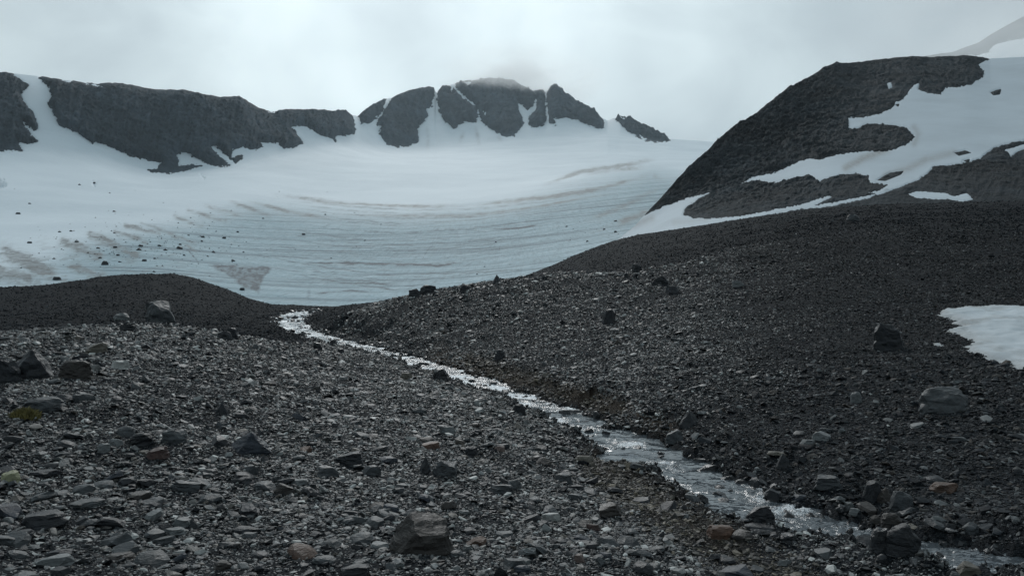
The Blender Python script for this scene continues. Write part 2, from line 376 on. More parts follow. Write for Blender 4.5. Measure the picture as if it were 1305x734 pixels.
def tps(a, l):
    out = np.empty(a.shape)
    for i in range(0, a.size, 40000):
        s = slice(i, i + 40000); A_, L_ = a[s], l[s]
        out[s] = tps_k((A_[:, None] - ca) ** 2 + (L_[:, None] - cl_) ** 2) @ sol[:nC] + sol[nC] + sol[nC + 1] * A_ + sol[nC + 2] * L_
    return out
# dense stream centre line
spa = np.array(sp); sw = np.array([s[3] for s in STREAM])
seg = np.concatenate([[0], np.cumsum(np.hypot(np.diff(spa[:, 0]), np.diff(spa[:, 1])))])
def cr(t, i):                                                                 # Catmull-Rom through the centre points
    k = np.clip(np.searchsorted(seg, t) - 1, 0, len(seg) - 2); f = (t - seg[k]) / (seg[k + 1] - seg[k])
    V_ = np.column_stack([spa, sw])[:, i]; tan = np.gradient(V_, seg); h = seg[k + 1] - seg[k]
    return ((2 * f**3 - 3 * f**2 + 1) * V_[k] + (f**3 - 2 * f**2 + f) * h * tan[k] + (-2 * f**3 + 3 * f**2) * V_[k + 1] + (f**3 - f**2) * h * tan[k + 1])
st = np.concatenate([np.linspace(0, seg[11], 90)[:-1], np.linspace(seg[11], seg[-1], 70)])
SX, SY, SZ, SW = (cr(st, i) for i in range(4))
SX += .10 * SW * np.sin(st * 2.1) + .12 * SW * np.sin(st * 4.3 + 1)
SW *= .95
SW *= 1 + .18 * np.sin(st * 3.3) + .15 * np.sin(st * 1.37 + 2)
def stream_near(x, y):
    """distance to the stream's centre line, in half-widths, and the water height there"""
    d = np.full(x.shape, 1e9); zc = np.zeros(x.shape); wn = np.ones(x.shape)
    for i in range(len(SX) - 1):
        dx, dy = SX[i + 1] - SX[i], SY[i + 1] - SY[i]
        t = np.clip(((x - SX[i]) * dx + (y - SY[i]) * dy) / (dx * dx + dy * dy), 0, 1)
        dd = np.hypot(x - SX[i] - t * dx, y - SY[i] - t * dy); m = dd < d
        d = np.where(m, dd, d); zc = np.where(m, SZ[i] + t * (SZ[i + 1] - SZ[i]), zc); wn = np.where(m, SW[i] + t * (SW[i + 1] - SW[i]), wn)
    return d / wn, zc
AZMAX = .76
def ground(x, y, full=False):
    x = np.atleast_1d(np.asarray(x, float)); y = np.atleast_1d(np.asarray(y, float)); shp = x.shape
    x, y = x.ravel(), y.ravel(); az = np.arctan2(x, y); r = np.hypot(x, y)
    l = np.log(np.clip(r, 1.0, 255))
    z = tps(np.clip(az, -AZMAX, AZMAX) * AZK, l)
    back = np.abs(az) > AZMAX
    if back.any():                                                             # behind the camera: blend from one edge round to the other
        za = tps(np.full(back.sum(), AZMAX * AZK), l[back]); zb = tps(np.full(back.sum(), -AZMAX * AZK), l[back])
        f = np.mod(az[back] - AZMAX, 2 * math.pi) / (2 * math.pi - 2 * AZMAX); z[back] = za * (1 - smooth(0, 1, f)) + zb * smooth(0, 1, f)
    z = z + fbm(x * .8, y * .8, 0, 4, 3) * .10 * smooth(2, 6, r) + fbm(x * .16, y * .16, 0, 4, 9) * .38 * smooth(14, 45, r)
    sdn = np.full(x.shape, 99.0); m = (r < 115) & (np.abs(az) < .95)
    if m.any():
        dn, zc = stream_near(x[m], y[m]); sdn[m] = dn
        rough = fbm(x[m] * 2.6, y[m] * 2.6, 0, 5, 21, .65) * .13
        k = 1 - smooth(1.0, 2.6, dn)
        zz = z[m] * (1 - k) + (zc + .07 + rough) * k
        zz -= (1 - smooth(.7, 1.15, dn + rough * 2.2)) * .17
        z[m] = zz
    return (z.reshape(shp), sdn.reshape(shp)) if full else z.reshape(shp)

azs = np.concatenate([np.linspace(-AZMAX, AZMAX, 620), np.linspace(AZMAX, 2 * math.pi - AZMAX, 70)[1:-1]])
rs = np.concatenate([[.004], np.geomspace(.6, 3.5, 22)[:-1], np.geomspace(3.5, 150, 400)[:-1], np.geomspace(150, 4000, 24)])
RR, AA = np.meshgrid(rs, azs, indexing='ij')
gx, gy = np.sin(AA) * RR, np.cos(AA) * RR
gz, gsd = ground(gx, gy, True)
gz = gz - np.where(RR > 255, (RR - 255) * .002, 0)
gu, gv = proj(gx, np.maximum(gy, .1), gz)
silt = np.exp(-(line_dist(gu, gv, [(560, 455), (640, 478), (720, 498), (790, 520), (850, 545)]) / 14) ** 2) + .6 * np.exp(-(line_dist(gu, gv, [(760, 590), (840, 640), (930, 690)]) / 24) ** 2)
dark_zone = np.clip(smooth(.2, .36, AA + .2 * fbm(gx / 9, gy / 9, 0, 4, 221, .6)) * smooth(13, 22, RR) + smooth(48, 62, RR) + smooth(-.23, -.3, np.where(AA > 3, AA - 6.283, AA)) * smooth(24, 30, RR), 0, 1)  # mask: ground colour goes darker on the hump, far and right-hand slopes
gco = np.column_stack([gx.ravel(), gy.ravel(), gz.ravel()])
fc = grid_faces(len(rs), len(azs), True)
o = link('ground', mesh_np('ground', gco, fc[:, ::-1], M_GROUND, {'silt': silt, 'dark_zone': dark_zone})); tag(o, kind='structure')

# ------------------------------------------------------------------ the stream
nS = len(SX); nw = 25
tx, ty = np.gradient(SX), np.gradient(SY); tl = np.hypot(tx, ty); nx, ny = ty / tl, -tx / tl
wc = np.linspace(-1.35, 1.35, 70); nw = 70; nr_ = 1800
sr = np.hypot(SX, SY); tt = np.concatenate([[0], np.cumsum(np.hypot(np.diff(SX), np.diff(SY)) / (.5 * (sr[1:] + sr[:-1])))])   # rows finer where near
ii = np.interp(np.linspace(0, tt[-1], nr_), tt, np.arange(nS)); I = lambda a: np.interp(ii, np.arange(nS), a)
wx = I(SX)[:, None] + I(nx)[:, None] * wc * I(SW)[:, None]; wy = I(SY)[:, None] + I(ny)[:, None] * wc * I(SW)[:, None]
rw = np.hypot(wx, wy)
riff = smooth(-.12, .35, fbm(wx * .9, wy * .9, 0, 3, 41))                                   # livelier reaches
amp = .3 + 1.05 * riff
wz = I(SZ)[:, None] + np.zeros(nw) + fbm(wx * 2.2, wy * 2.2, 0, 2, 31) * .03 + (fbm(wx * 9, wy * 9, 0, 3, 37, .6) * .030 + fbm(wx * 26, wy * 26, 0, 2, 39) * .009) * amp
foam_glint = 1.65 * riff - .5 + .25 * smooth(9.5, 12, rw) + .35 * smooth(.6, 1.0, np.abs(wc))[None, :] - .33 + .62 * smooth(12, 24, rw) - .5 * smooth(9.2, 7.4, rw)
o = link('stream', mesh_np('stream', np.column_stack([wx.ravel(), wy.ravel(), wz.ravel()]), grid_faces(nr_, nw), M_WATER, {'foam_glint': foam_glint})); tag(o, kind='structure')

# ------------------------------------------------------------------ far sheets: glacier, ridges, mountain
def sheet(us, knots, segs, crest=(), sm=22):
    """knots: (v polyline, r polyline) pairs; returns u, v, r grids interpolated along each column, smooth through the knots"""
    KV = np.array([np.interp(us, *zip(*k[0])) if isinstance(k[0], list) else np.full(us.shape, float(k[0])) for k in knots])
    KR = np.array([np.interp(us, *zip(*k[1])) if isinstance(k[1], list) else np.full(us.shape, float(k[1])) for k in knots])
    def soft(a, w):                                                            # no creases down the slope where a profile's corner lies
        k = np.exp(-np.linspace(-3, 3, 6 * w + 1) ** 2 / 2); k /= k.sum()
        ap = np.concatenate([2 * a[0] - a[3 * w:0:-1], a, 2 * a[-1] - a[-2:-3 * w - 2:-1]]); return np.convolve(ap, k, 'valid')
    KV = np.array([a if i in crest else soft(a, sm) for i, a in enumerate(KV)]); KR = np.array([soft(a, sm) for a in KR])
    def tang(A):
        d = np.diff(A, axis=0); m = np.zeros_like(A)
        s = (d[:-1] * d[1:]) > 0
        m[1:-1] = np.where(s, 2 * d[:-1] * d[1:] / (d[:-1] + d[1:] + 1e-12), 0); m[0], m[-1] = d[0], d[-1]; return m
    TV, TR = tang(KV), tang(KR); VV, RR_, TT = [], [], []
    for k, n in enumerate(segs):
        f = np.linspace(0, 1, n, endpoint=(k == len(segs) - 1))[:, None]
        h = lambda A, T: (2 * f**3 - 3 * f**2 + 1) * A[k] + (f**3 - 2 * f**2 + f) * T[k] + (-2 * f**3 + 3 * f**2) * A[k + 1] + (f**3 - f**2) * T[k + 1]
        VV.append(h(KV, TV)); RR_.append(h(KR, TR)); TT.append(k + f + 0 * us)
    V_, R_, T_ = np.vstack(VV), np.vstack(RR_), np.vstack(TT)
    return np.broadcast_to(us, V_.shape), V_, R_, T_

SKY = [(-300, 80), (0, 93), (60, 100), (105, 106), (130, 108), (150, 107), (168, 110), (200, 116), (235, 116), (262, 122), (280, 125), (305, 124), (318, 132), (330, 139), (345, 143), (372, 141), (400, 142), (440, 143),
       (450, 148), (457, 149), (470, 138), (490, 127), (498, 126), (520, 117), (545, 112), (553, 113), (556, 119), (563, 112), (572, 110), (588, 104), (612, 103), (640, 101), (655, 104),
       (675, 115), (690, 116), (696, 117), (703, 111), (707, 109), (713, 113), (725, 123), (745, 136), (757, 142), (765, 150), (774, 155), (783, 151), (791, 147), (802, 153), (830, 166), (852, 178), (905, 182), (1000, 184), (1100, 186)]
BASE = [(-300, 195), (0, 198), (50, 195), (100, 196), (200, 224), (300, 216), (386, 192), (450, 182), (500, 193), (550, 190), (650, 181), (771, 172), (800, 174), (852, 184), (905, 188), (1100, 192)]
us = np.linspace(-300, 1080, 1150)
gk = [(440, 165),
      ([(-300, 378), (0, 376), (200, 372), (340, 394), (440, 397), (600, 380), (700, 355), (850, 312), (1080, 300)], 205),
      ([(-300, 318), (0, 318), (200, 322), (330, 342), (450, 346), (600, 332), (700, 310), (850, 275), (1080, 262)], 320),
      ([(-300, 262), (0, 262), (200, 268), (330, 278), (450, 280), (600, 274), (700, 254), (850, 236), (1080, 228)], 520),
      ([(-300, 222), (0, 224), (200, 238), (330, 228), (450, 216), (650, 212), (800, 206), (1080, 205)], [(-300, 660), (0, 680), (300, 740), (450, 1000), (650, 1100), (1080, 1100)]),
      (BASE, [(-300, 760), (0, 780), (300, 880), (440, 1300), (500, 1600), (850, 1700), (1080, 1800)]),
      (SKY, [(-300, 920), (0, 940), (300, 1040), (440, 1500), (500, 1950), (650, 2250), (780, 1950), (850, 1900), (1080, 1950)]),
      ([(u, v + 55) for u, v in SKY], [(-300, 1150), (0, 1180), (300, 1300), (440, 1900), (500, 2400), (650, 2700), (1080, 2400)])]
U, V, R, T = sheet(us, gk, [8, 80, 90, 70, 50, 130, 14], (6, 7), 24)
skyv = np.interp(us, *zip(*SKY)); VM = np.where(T > 6, skyv[None, :] + .5, V)
ROCKS = [
 [(-320, 60), (0, 80), (14, 85), (18, 97), (26, 103), (36, 110), (26, 121), (33, 135), (42, 143), (46, 152), (48, 165), (44, 167), (30, 156), (28, 158), (40, 172), (49, 182), (35, 184), (21, 180), (30, 193), (0, 193), (-80, 200), (-150, 190), (-220, 215), (-320, 210)],
 [(50, 85), (50, 101), (54, 104), (64, 114), (66, 124), (61, 131), (70, 147), (77, 160), (90, 165), (107, 175), (118, 184), (122, 181), (140, 187), (160, 197), (185, 204), (206, 208), (200, 214), (186, 218), (195, 221), (218, 222), (240, 218), (258, 211), (245, 210), (228, 212),
  (225, 197), (234, 193), (250, 202), (265, 210), (275, 213), (293, 212), (280, 200), (268, 188), (275, 187), (292, 200), (300, 209), (311, 200), (308, 198), (295, 201), (297, 191), (310, 187), (322, 191), (335, 188), (329, 181), (345, 183), (355, 182), (362, 190), (375, 189), (386, 183),
  (383, 177), (371, 163), (378, 161), (390, 161), (395, 165), (410, 173), (425, 178), (428, 183), (427, 176), (433, 172), (440, 174), (450, 172), (453, 165), (451, 152), (444, 130), (300, 100), (200, 90)],
 [(454, 140), (457, 152), (460, 157), (468, 158), (476, 154), (487, 143), (490, 133), (496, 118), (480, 115)],
 [(498, 112), (499, 128), (490, 143), (479, 160), (487, 161), (484, 170), (490, 180), (494, 187), (505, 188), (520, 187), (533, 182), (532, 164), (540, 155), (545, 148), (543, 138), (552, 137), (550, 130), (554, 122), (552, 95)],
 [(557, 105), (557, 121), (558, 130), (560, 140), (563, 150), (570, 157), (578, 165), (585, 160), (595, 155), (605, 157), (609, 150), (608, 139), (600, 133), (590, 126), (583, 119), (578, 112), (575, 121), (573, 104), (568, 95)],
 [(578, 95), (580, 111), (590, 122), (603, 131), (610, 140), (612, 152), (622, 163), (635, 170), (645, 175), (655, 174), (662, 166), (667, 157), (665, 150), (661, 138), (660, 131), (667, 135), (672, 141), (680, 136), (682, 126), (684, 127), (683, 140), (675, 150), (674, 160), (680, 163), (690, 162), (696, 155), (695, 140), (694, 105), (640, 85)],
 [(696, 100), (697, 130), (698, 145), (701, 157), (708, 161), (705, 151), (715, 152), (725, 150), (735, 153), (745, 158), (758, 163), (771, 164), (767, 150), (756, 130), (725, 100), (707, 90)],
 [(780, 138), (784, 153), (800, 167), (820, 180), (840, 182), (854, 180), (845, 165), (792, 135)],
 [(-2, 229), (5, 231), (8, 238), (0, 241), (-10, 238)], [(117, 233), (122, 235), (120, 238)], [(256, 225), (261, 228), (259, 229)],
]
SPOTS = [[(108, 107), (120, 108), (131, 112), (122, 112)], [(78, 103), (90, 104), (88, 107)], [(342, 144), (352, 143), (350, 147)], [(592, 106), (600, 107), (597, 111)], [(616, 143), (621, 142), (619, 150)], [(790, 149), (798, 152), (795, 154)], [(815, 172), (823, 178), (818, 177)]]
sdr = np.full(U.shape, -40.0)
for pl in ROCKS: sdr = np.maximum(sdr, poly_sdf(U, VM, pl))
for pl in SPOTS: sdr = np.minimum(sdr, -poly_sdf(U, VM, pl, 6) * 1.0)
edge = fbm(U / 6, VM / 4.5, 0, 5, 79, .75) * 3.0 + fbm(U / 2.6, VM / 1.8, 0, 2, 80) * 1.6
sdr = sdr + edge * smooth(-12, -6, sdr)
x, y, z = P(U, V, R)
rad = np.hypot(x, y); ex, ey = x / rad, y / rad
q = smooth(5.02, 5.3, T) * (1 - .85 * smooth(5.75, 6.0, T))                       # rock relief fades to nothing at the crest line
sp_ = rad / F                                                                     # metres per photograph pixel here
rk = smooth(-1.5, 4, sdr)
bulge = np.clip(sdr, 0, 12) * sp_ * 1.5 * q
rdg = fbm(x / 60, y / 60, z / 90, 5, 51, .55, True)
gul = fbm(U / 13 + V / 60, T * 1.3 + U / 90, 0, 4, 53, .6, True)
rough = (rdg * .8 + gul * 2.4 + fbm(x / 9, y / 9, z / 12, 5, 57, .7) * 1.7) * sp_
push = bulge + np.maximum(rough, -3 * sp_) * 1.5 * q * rk
rx, ry = x - ex * push, y - ey * push
rz = z + (rough * (.12 + .35 * q) + fbm(x / 9, y / 9, 0, 3, 61, .6) * 1.6 * sp_ + fbm(U / 6, .5, .5, 4, 63, .6) * 4.5 * sp_ * smooth(5.5, 5.95, T) * smooth(545, 580, U)) * rk - 3 * sp_ * (1 - smooth(-4, 0, sdr))
lift = np.clip(-sdr * .9, -9, 1.0) * sp_
und = fbm(x / 45, y / 45, 0, 4, 71) * 2.0 * smooth(2.0, .9, T) + fbm(x / 120, y / 120, 0, 3, 75) * 2.0 * smooth(1.0, 3, T)
sx, sy = x - ex * bulge * .0, y - ey * bulge * .0
sz = z + lift + und * np.where(T < 5, 1, .3)
sm = bulge > 0
r0 = int(np.argmax(T[:, 0] >= 4.55))
def sub(cx, cy, cz, rsl, csl):
    a = np.stack([cx[rsl, csl], cy[rsl, csl], cz[rsl, csl]], -1); return a.reshape(-1, 3), grid_faces(a.shape[0], a.shape[1])
for nm, u0, u1, mt in (('rocky_ridge', -300, 455, M_RIDGE), ('rocky_peak', 453.5, 777, M_PEAK), ('rocky_peak', 775.5, 1080, M_PEAK)):
    cs = slice(int(np.searchsorted(us, u0)), int(np.searchsorted(us, u1)) + 1)
    co, fcs = sub(rx, ry, rz, slice(r0, None), cs)
    tag(link(nm, mesh_np(nm, co, fcs, mt)), kind='structure')
# stains and bare ice on the glacier
DIRT = [([(240, 270), (287, 283)], 2.2, .5), ([(258, 263), (310, 278)], 2.2, .45), ([(290, 258), (347, 278)], 2.4, .5), ([(307, 257), (370, 272), (427, 282)], 2.2, .5), ([(340, 247), (430, 260), (520, 264), (600, 262)], 2.4, .5),
        ([(600, 262), (700, 252), (760, 243), (833, 222)], 2.2, .6), ([(427, 275), (520, 277), (600, 275), (700, 262), (740, 255), (800, 245)], 1.8, .45), ([(690, 238), (740, 220), (790, 212), (838, 204)], 2.6, .6), ([(740, 224), (780, 216), (825, 214)], 3.5, .35),
        ([(223, 277), (257, 288)], 2.4, .45), ([(160, 288), (180, 293), (203, 299)], 2.0, .9), ([(117, 302), (140, 312), (173, 327)], 4.5, .85), ([(147, 297), (187, 310)], 3, .6), ([(80, 310), (105, 318), (127, 328)], 4.5, .9),
        ([(10, 325), (35, 335), (62, 349)], 7.5, 1.0), ([(-20, 346), (33, 356)], 7, 1.0), ([(90, 340), (130, 352)], 4.5, .6), ([(180, 285), (215, 298), (250, 312)], 2.2, .4), ([(210, 295), (250, 322)], 2, .4), ([(-60, 335), (0, 325), (16, 325)], 3, .8),
        ([(0, 325), (40, 328)], 1.2, .9), ([(545, 186), (547, 178), (543, 168)], 5, .35), ([(585, 180), (592, 172)], 3, .35), ([(612, 184), (605, 165)], 3, .4), ([(640, 180), (634, 176)], 3, .3), ([(835, 225), (850, 236), (800, 262), (740, 285)], 3, .3), ([(785, 285), (812, 276), (830, 270)], 4, .6)]
CRACK = [([(375, 336), (435, 336.5), (500, 338), (560, 339.5), (615, 331)], 1.2, 1.0), ([(390, 341), (470, 338), (540, 341)], .8, .5), ([(625, 294), (660, 292), (690, 287)], .8, .9), ([(262, 339), (300, 341), (348, 342)], .9, .8), ([(340, 327), (395, 331), (430, 331)], .6, .4), ([(440, 363), (475, 362), (500, 364)], 1.0, .6),
         ([(500, 350), (580, 349), (660, 345), (690, 338)], .6, .5), ([(430, 354), (480, 352), (560, 354)], .5, .5), ([(330, 312), (400, 321), (480, 322)], .5, .4), ([(350, 300), (430, 306), (520, 306)], .5, .35), ([(385, 348), (440, 349)], .6, .4), ([(520, 322), (600, 319), (680, 311)], .5, .35), ([(395, 378), (440, 372), (480, 373)], 1.4, .5),
         ([(255, 338), (240, 320), (225, 312)], .8, .5), ([(395, 373), (392, 380)], 4, .5), ([(565, 300), (545, 320), (530, 345)], .5, .3), ([(690, 290), (640, 305), (600, 330)], .5, .3), ([(610, 330), (590, 342), (555, 350)], .5, .3)]
rl = np.random.default_rng(31)                                                     # many fine layers that sweep round the bowl and up to the right
for k in range(26):
    off = 6 + 4.1 * k + rl.normal(0, 1.5); a0, a1 = rl.uniform(330, 460) - k * 2, rl.uniform(560, 850) - k * 3
    uu = np.linspace(a0, a1, 12); base_ = np.interp(uu, [250, 340, 430, 520, 600, 700, 760, 833, 900], [240, 248, 259, 264, 262, 252, 243, 222, 200])
    CRACK.append((list(zip(uu, base_ + off * np.interp(uu, [250, 500, 850], [.85, 1.0, .72]))), rl.uniform(.45, 1.0), rl.uniform(.12, .42)))
TRI = [(266, 339), (349, 342), (336, 355), (329, 374), (310, 367), (290, 352)]
dirt = np.zeros(U.shape); deb = np.zeros(U.shape); low = V > 160
dirt_n = smooth(-.35, .25, fbm(U / 16, V / 6, 0, 4, 85, .6)); wob = fbm(U / 18, V / 9, 0, 4, 81, .6) * (1.3 + 4.2 * smooth(250, 130, U)); crk_n = smooth(-.3, .25, fbm(U / 22, V / 3, 0, 4, 88, .6)); wob2 = fbm(U / 14, V / 14, 0, 3, 83) * 1.6
for pl, w, s in DIRT: dirt[low] = np.maximum(dirt[low], s * (along(U[low], pl) if pl[0][0] > 250 else 1.5) * (2.1 if min(q[0] for q in pl) > 250 and pl[0][1] > 200 else 1.1) * np.exp(-((line_dist(U[low], V[low] + wob[low], pl) / w) ** 2)))
for pl, w, s in CRACK: deb[low] = np.maximum(deb[low], s * along(U[low], pl) * (.45 + 1.5 * crk_n[low]) * np.exp(-((line_dist(U[low], V[low] + wob2[low], pl) / w) ** 2)))
deb = np.maximum(deb, (.85 + .15 * smooth(318, 345, U)) * (.6 + .4 * smooth(-.2, .2, fbm(U / 7, V / 5, 0, 3, 87))) * smooth(-2, 2, poly_sdf(U, V, TRI, 20) + wob2 * 2))
dirt = np.clip(dirt * (.35 + .9 * np.maximum(dirt_n, .4 * smooth(300, 420, U))) * (1 + .5 * smooth(200, 60, U) * smooth(285, 320, V)), 0, 1)
lowleft = smooth(330, 120, U) * smooth(292, 345, V); dirt = np.maximum(dirt, .55 * lowleft * smooth(.05, .4, fbm(U / 22 + V / 14, V / 8, 0, 4, 89, .65)))
snl = np.interp(us, [-300, 0, 100, 230, 330, 430, 520, 640, 750, 830, 880, 1080], [345, 335, 300, 272, 250, 258, 262, 250, 222, 205, 215, 225])[None, :]
ice = smooth(-8, 38, V - snl) * (1 - .45 * smooth(160, 40, U))
co, fcs = sub(sx, sy, sz, slice(0, None), slice(0, None))
tag(link('glacier', mesh_np('glacier', co, fcs, M_GLACIER, {'dirt': dirt, 'ice': ice, 'debris': deb})), kind='structure')
def glacier_pt(u, v):
    j = int(np.argmin(np.abs(us - u))); col = slice(0, int(np.argmax(T[:, 0] >= 5)))
    pu, pv = proj(sx[col, j], sy[col, j], sz[col, j]); i = int(np.argmin(np.abs(pv - v)))
    return sx[i, j], sy[i, j], sz[i, j], rad[i, j]

# the mountain on the right
SKY2 = [(700, 345), (780, 312), (808, 290), (825, 271), (840, 256), (870, 223), (890, 203), (910, 186), (935, 163), (950, 155), (968, 143), (985, 130), (1003, 114), (1020, 107), (1036, 97), (1050, 88), (1064, 82), (1080, 82), (1100, 80), (1130, 76), (1160, 73), (1200, 74), (1230, 72), (1262, 76), (1305, 74), (1600, 55)]
us2 = np.linspace(700, 1600, 900)
s2 = np.interp(us2, *zip(*SKY2)); b2 = np.interp(us2, [700, 800, 870, 1000, 1100, 1200, 1600], [360, 318, 303, 288, 276, 270, 268])
lst = lambda a: list(zip(us2, a))
mk = [(lst(b2 + 40), 118), (lst(b2), 150), (lst(b2 + (s2 - b2) * .28), [(700, 175), (830, 185), (1000, 200), (1600, 210)]), (lst(b2 + (s2 - b2) * .62), [(700, 195), (830, 215), (1000, 275), (1600, 300)]),
      (lst(s2), [(700, 215), (830, 240), (1000, 360), (1100, 430), (1600, 450)]), (lst(s2 + 60), [(700, 290), (830, 330), (1000, 480), (1600, 600)])]
U2, V2, R2, T2 = sheet(us2, mk, [10, 80, 110, 130, 20], (4, 5), 14)
VM2 = np.where(T2 > 4, s2[None, :] + .5, V2)
x, y, z = P(U2, V2, R2); rad2 = np.hypot(x, y); ex, ey = x / rad2, y / rad2; sp2 = rad2 / F
SNOW_MAIN = [(1262, 60), (1262, 76), (1246, 82), (1254, 91), (1253, 98), (1240, 107), (1228, 111), (1205, 112), (1198, 121), (1182, 119), (1170, 115), (1172, 104), (1160, 114), (1151, 127), (1141, 131), (1138, 138), (1120, 146), (1100, 150), (1081, 151), (1082, 166), (1095, 163), (1103, 159), (1125, 159), (1155, 163), (1166, 175), (1155, 185), (1130, 194), (1110, 193),
             (1090, 194), (1065, 198), (1045, 204), (1030, 202), (1010, 210), (990, 220), (960, 226), (945, 234), (960, 232), (990, 234), (1010, 228), (1030, 224), (1045, 232), (1065, 225), (1090, 221), (1107, 225), (1108, 233), (1132, 236), (1122, 243), (1106, 246), (1125, 247), (1148, 239), (1170, 230), (1182, 222), (1190, 213), (1220, 210), (1250, 203), (1256, 196), (1275, 186), (1305, 180), (1400, 170), (1600, 165), (1600, 40)]
SNOW_BAND = [(770, 322), (798, 288), (825, 273), (850, 262), (880, 252), (904, 246), (890, 255), (873, 266), (870, 274), (885, 278), (905, 279), (950, 275), (990, 267), (1020, 261), (1056, 250), (1063, 251), (1040, 262), (1080, 255), (1122, 246), (1130, 240), (1136, 243), (1100, 255), (1060, 263), (1020, 268), (985, 274), (905, 288), (870, 295), (810, 322)]
SNOW_LOW = [(1156, 248), (1168, 244), (1185, 245), (1205, 246), (1215, 251), (1232, 246), (1241, 255), (1225, 257), (1210, 254), (1190, 254), (1170, 253)]
SNOW_NOTCH = [(1277, 192), (1290, 189), (1320, 180), (1322, 186), (1300, 192), (1288, 200), (1284, 194)]
SNOW_TINY = [(1130, 107), (1136, 105), (1137, 111), (1133, 114)]
SNOW_LINE = [(1283, 260), (1300, 261), (1340, 263), (1340, 266), (1300, 264)]
HOLES = [[(1262, 118), (1276, 114), (1274, 121), (1266, 122)], [(1216, 195), (1230, 192), (1238, 195), (1222, 199)], [(1117, 230), (1135, 220), (1152, 218), (1148, 223), (1128, 231)], [(1141, 134), (1146, 133), (1145, 137)], [(1227, 205), (1236, 203), (1235, 208)]]
wb = fbm(U2 / 8, V2 / 4, 0, 5, 99, .75) * 2.6 + fbm(U2 / 3, V2 / 1.6, 0, 3, 103, .7) * 3.4
hole = np.full(U2.shape, -40.0)
for h in HOLES: hole = np.maximum(hole, poly_sdf(U2, VM2, h))
PATCHES = [SNOW_MAIN, SNOW_BAND, SNOW_LOW, SNOW_NOTCH, SNOW_TINY, SNOW_LINE]
SDFS = [np.minimum(poly_sdf(U2, VM2, pl, 30) + wb * (.55 if len(pl) > 12 else .3), -hole) for pl in PATCHES]
allsnow = np.max(SDFS, 0); rk2 = smooth(2.0, -3.5, allsnow)
rough2 = (fbm(x / 26, y / 26, z / 34, 5, 91, .6, True) * .8 + fbm(U2 / 15 + V2 / 30, V2 / 34, 0, 4, 93, .6, True) * .9 + fbm(x / 4, y / 4, z / 4, 5, 95, .72) * 1.9) * sp2 / .35
q2 = smooth(.9, 1.5, T2) * (1 - .8 * smooth(3.8, 4.0, T2))
crag = smooth(1120, 1000, U2) * smooth(280, 210, V2)
amp2 = ((.35 + .65 * crag) * q2 + .05) * rk2
mx, my = x - ex * rough2 * 1.1 * amp2, y - ey * rough2 * 1.1 * amp2
mz = z + rough2 * (.4 * amp2 + .12 * rk2) - 2.5 * sp2 * smooth(-1, 3, allsnow)
tag(link('mountain', mesh_np('mountain', np.stack([mx, my, mz], -1).reshape(-1, 3), grid_faces(*U2.shape), M_MOUNT)), kind='structure')
D2 = [([(1078, 215), (1100, 203), (1130, 192)], 5, .8), ([(1180, 205), (1160, 215), (1130, 225)], 5, .6), ([(1165, 163), (1170, 172), (1165, 185)], 4, .5), ([(1180, 205), (1215, 196)], 5, .5), ([(860, 285), (900, 280)], 4, .3), ([(795, 292), (830, 280)], 5, .5)]
dirt2 = np.zeros(U2.shape)
for pl, w, s in D2: dirt2 = np.maximum(dirt2, s * np.exp(-((line_dist(U2, V2, pl) / w) ** 2)))
for nm, lab, cat, pl, g in (('snow_field', 'broad white snow field across the upper slope of the dark right-hand mountain', 'snow field', SNOW_MAIN, None),
                       ('snow_band', 'long narrow snow band running along the foot of the right-hand mountain', 'snow patch', SNOW_BAND, None),
                       ('snow_patch', 'small ragged snow patch on the dark scree below the mountain snow field', 'snow patch', SNOW_LOW, None),
                       ('snow_patch', 'white snow notch in the dark rock near the mountain foot at the picture edge', 'snow patch', SNOW_NOTCH, None),
                       ('snow_patch', 'tiny snow fleck in the dark upper rock of the right-hand mountain', 'snow patch', SNOW_TINY, None),
                       ('snow_patch', 'thin sliver of snow on the scree at the picture edge below the mountain', 'snow patch', SNOW_LINE, None)):
    sdf = SDFS[[q is pl for q in PATCHES].index(True)]
    keep_r = np.where((sdf > -8).any(1))[0]; keep_c = np.where((sdf > -8).any(0))[0]
    rsl, csl = slice(keep_r[0], keep_r[-1] + 1), slice(keep_c[0], keep_c[-1] + 1)
    lf = np.clip(sdf * .9, -8, 1.0) * sp2
    X2, Y2, Z2 = x, y, z + lf
    kk = (sdf > -7.5)[rsl, csl]
    co = np.stack([X2[rsl, csl], Y2[rsl, csl], Z2[rsl, csl]], -1).reshape(-1, 3); fcs = grid_faces(*kk.shape)
    fcs = fcs[kk.ravel()[fcs].any(1)]; used = np.unique(fcs); rm = np.zeros(len(co), int); rm[used] = np.arange(len(used))
    tag(link(nm, mesh_np(nm, co[used], rm[fcs], M_SNOW, {'dirt': dirt2[rsl, csl].ravel()[used]})), lab, cat, g)

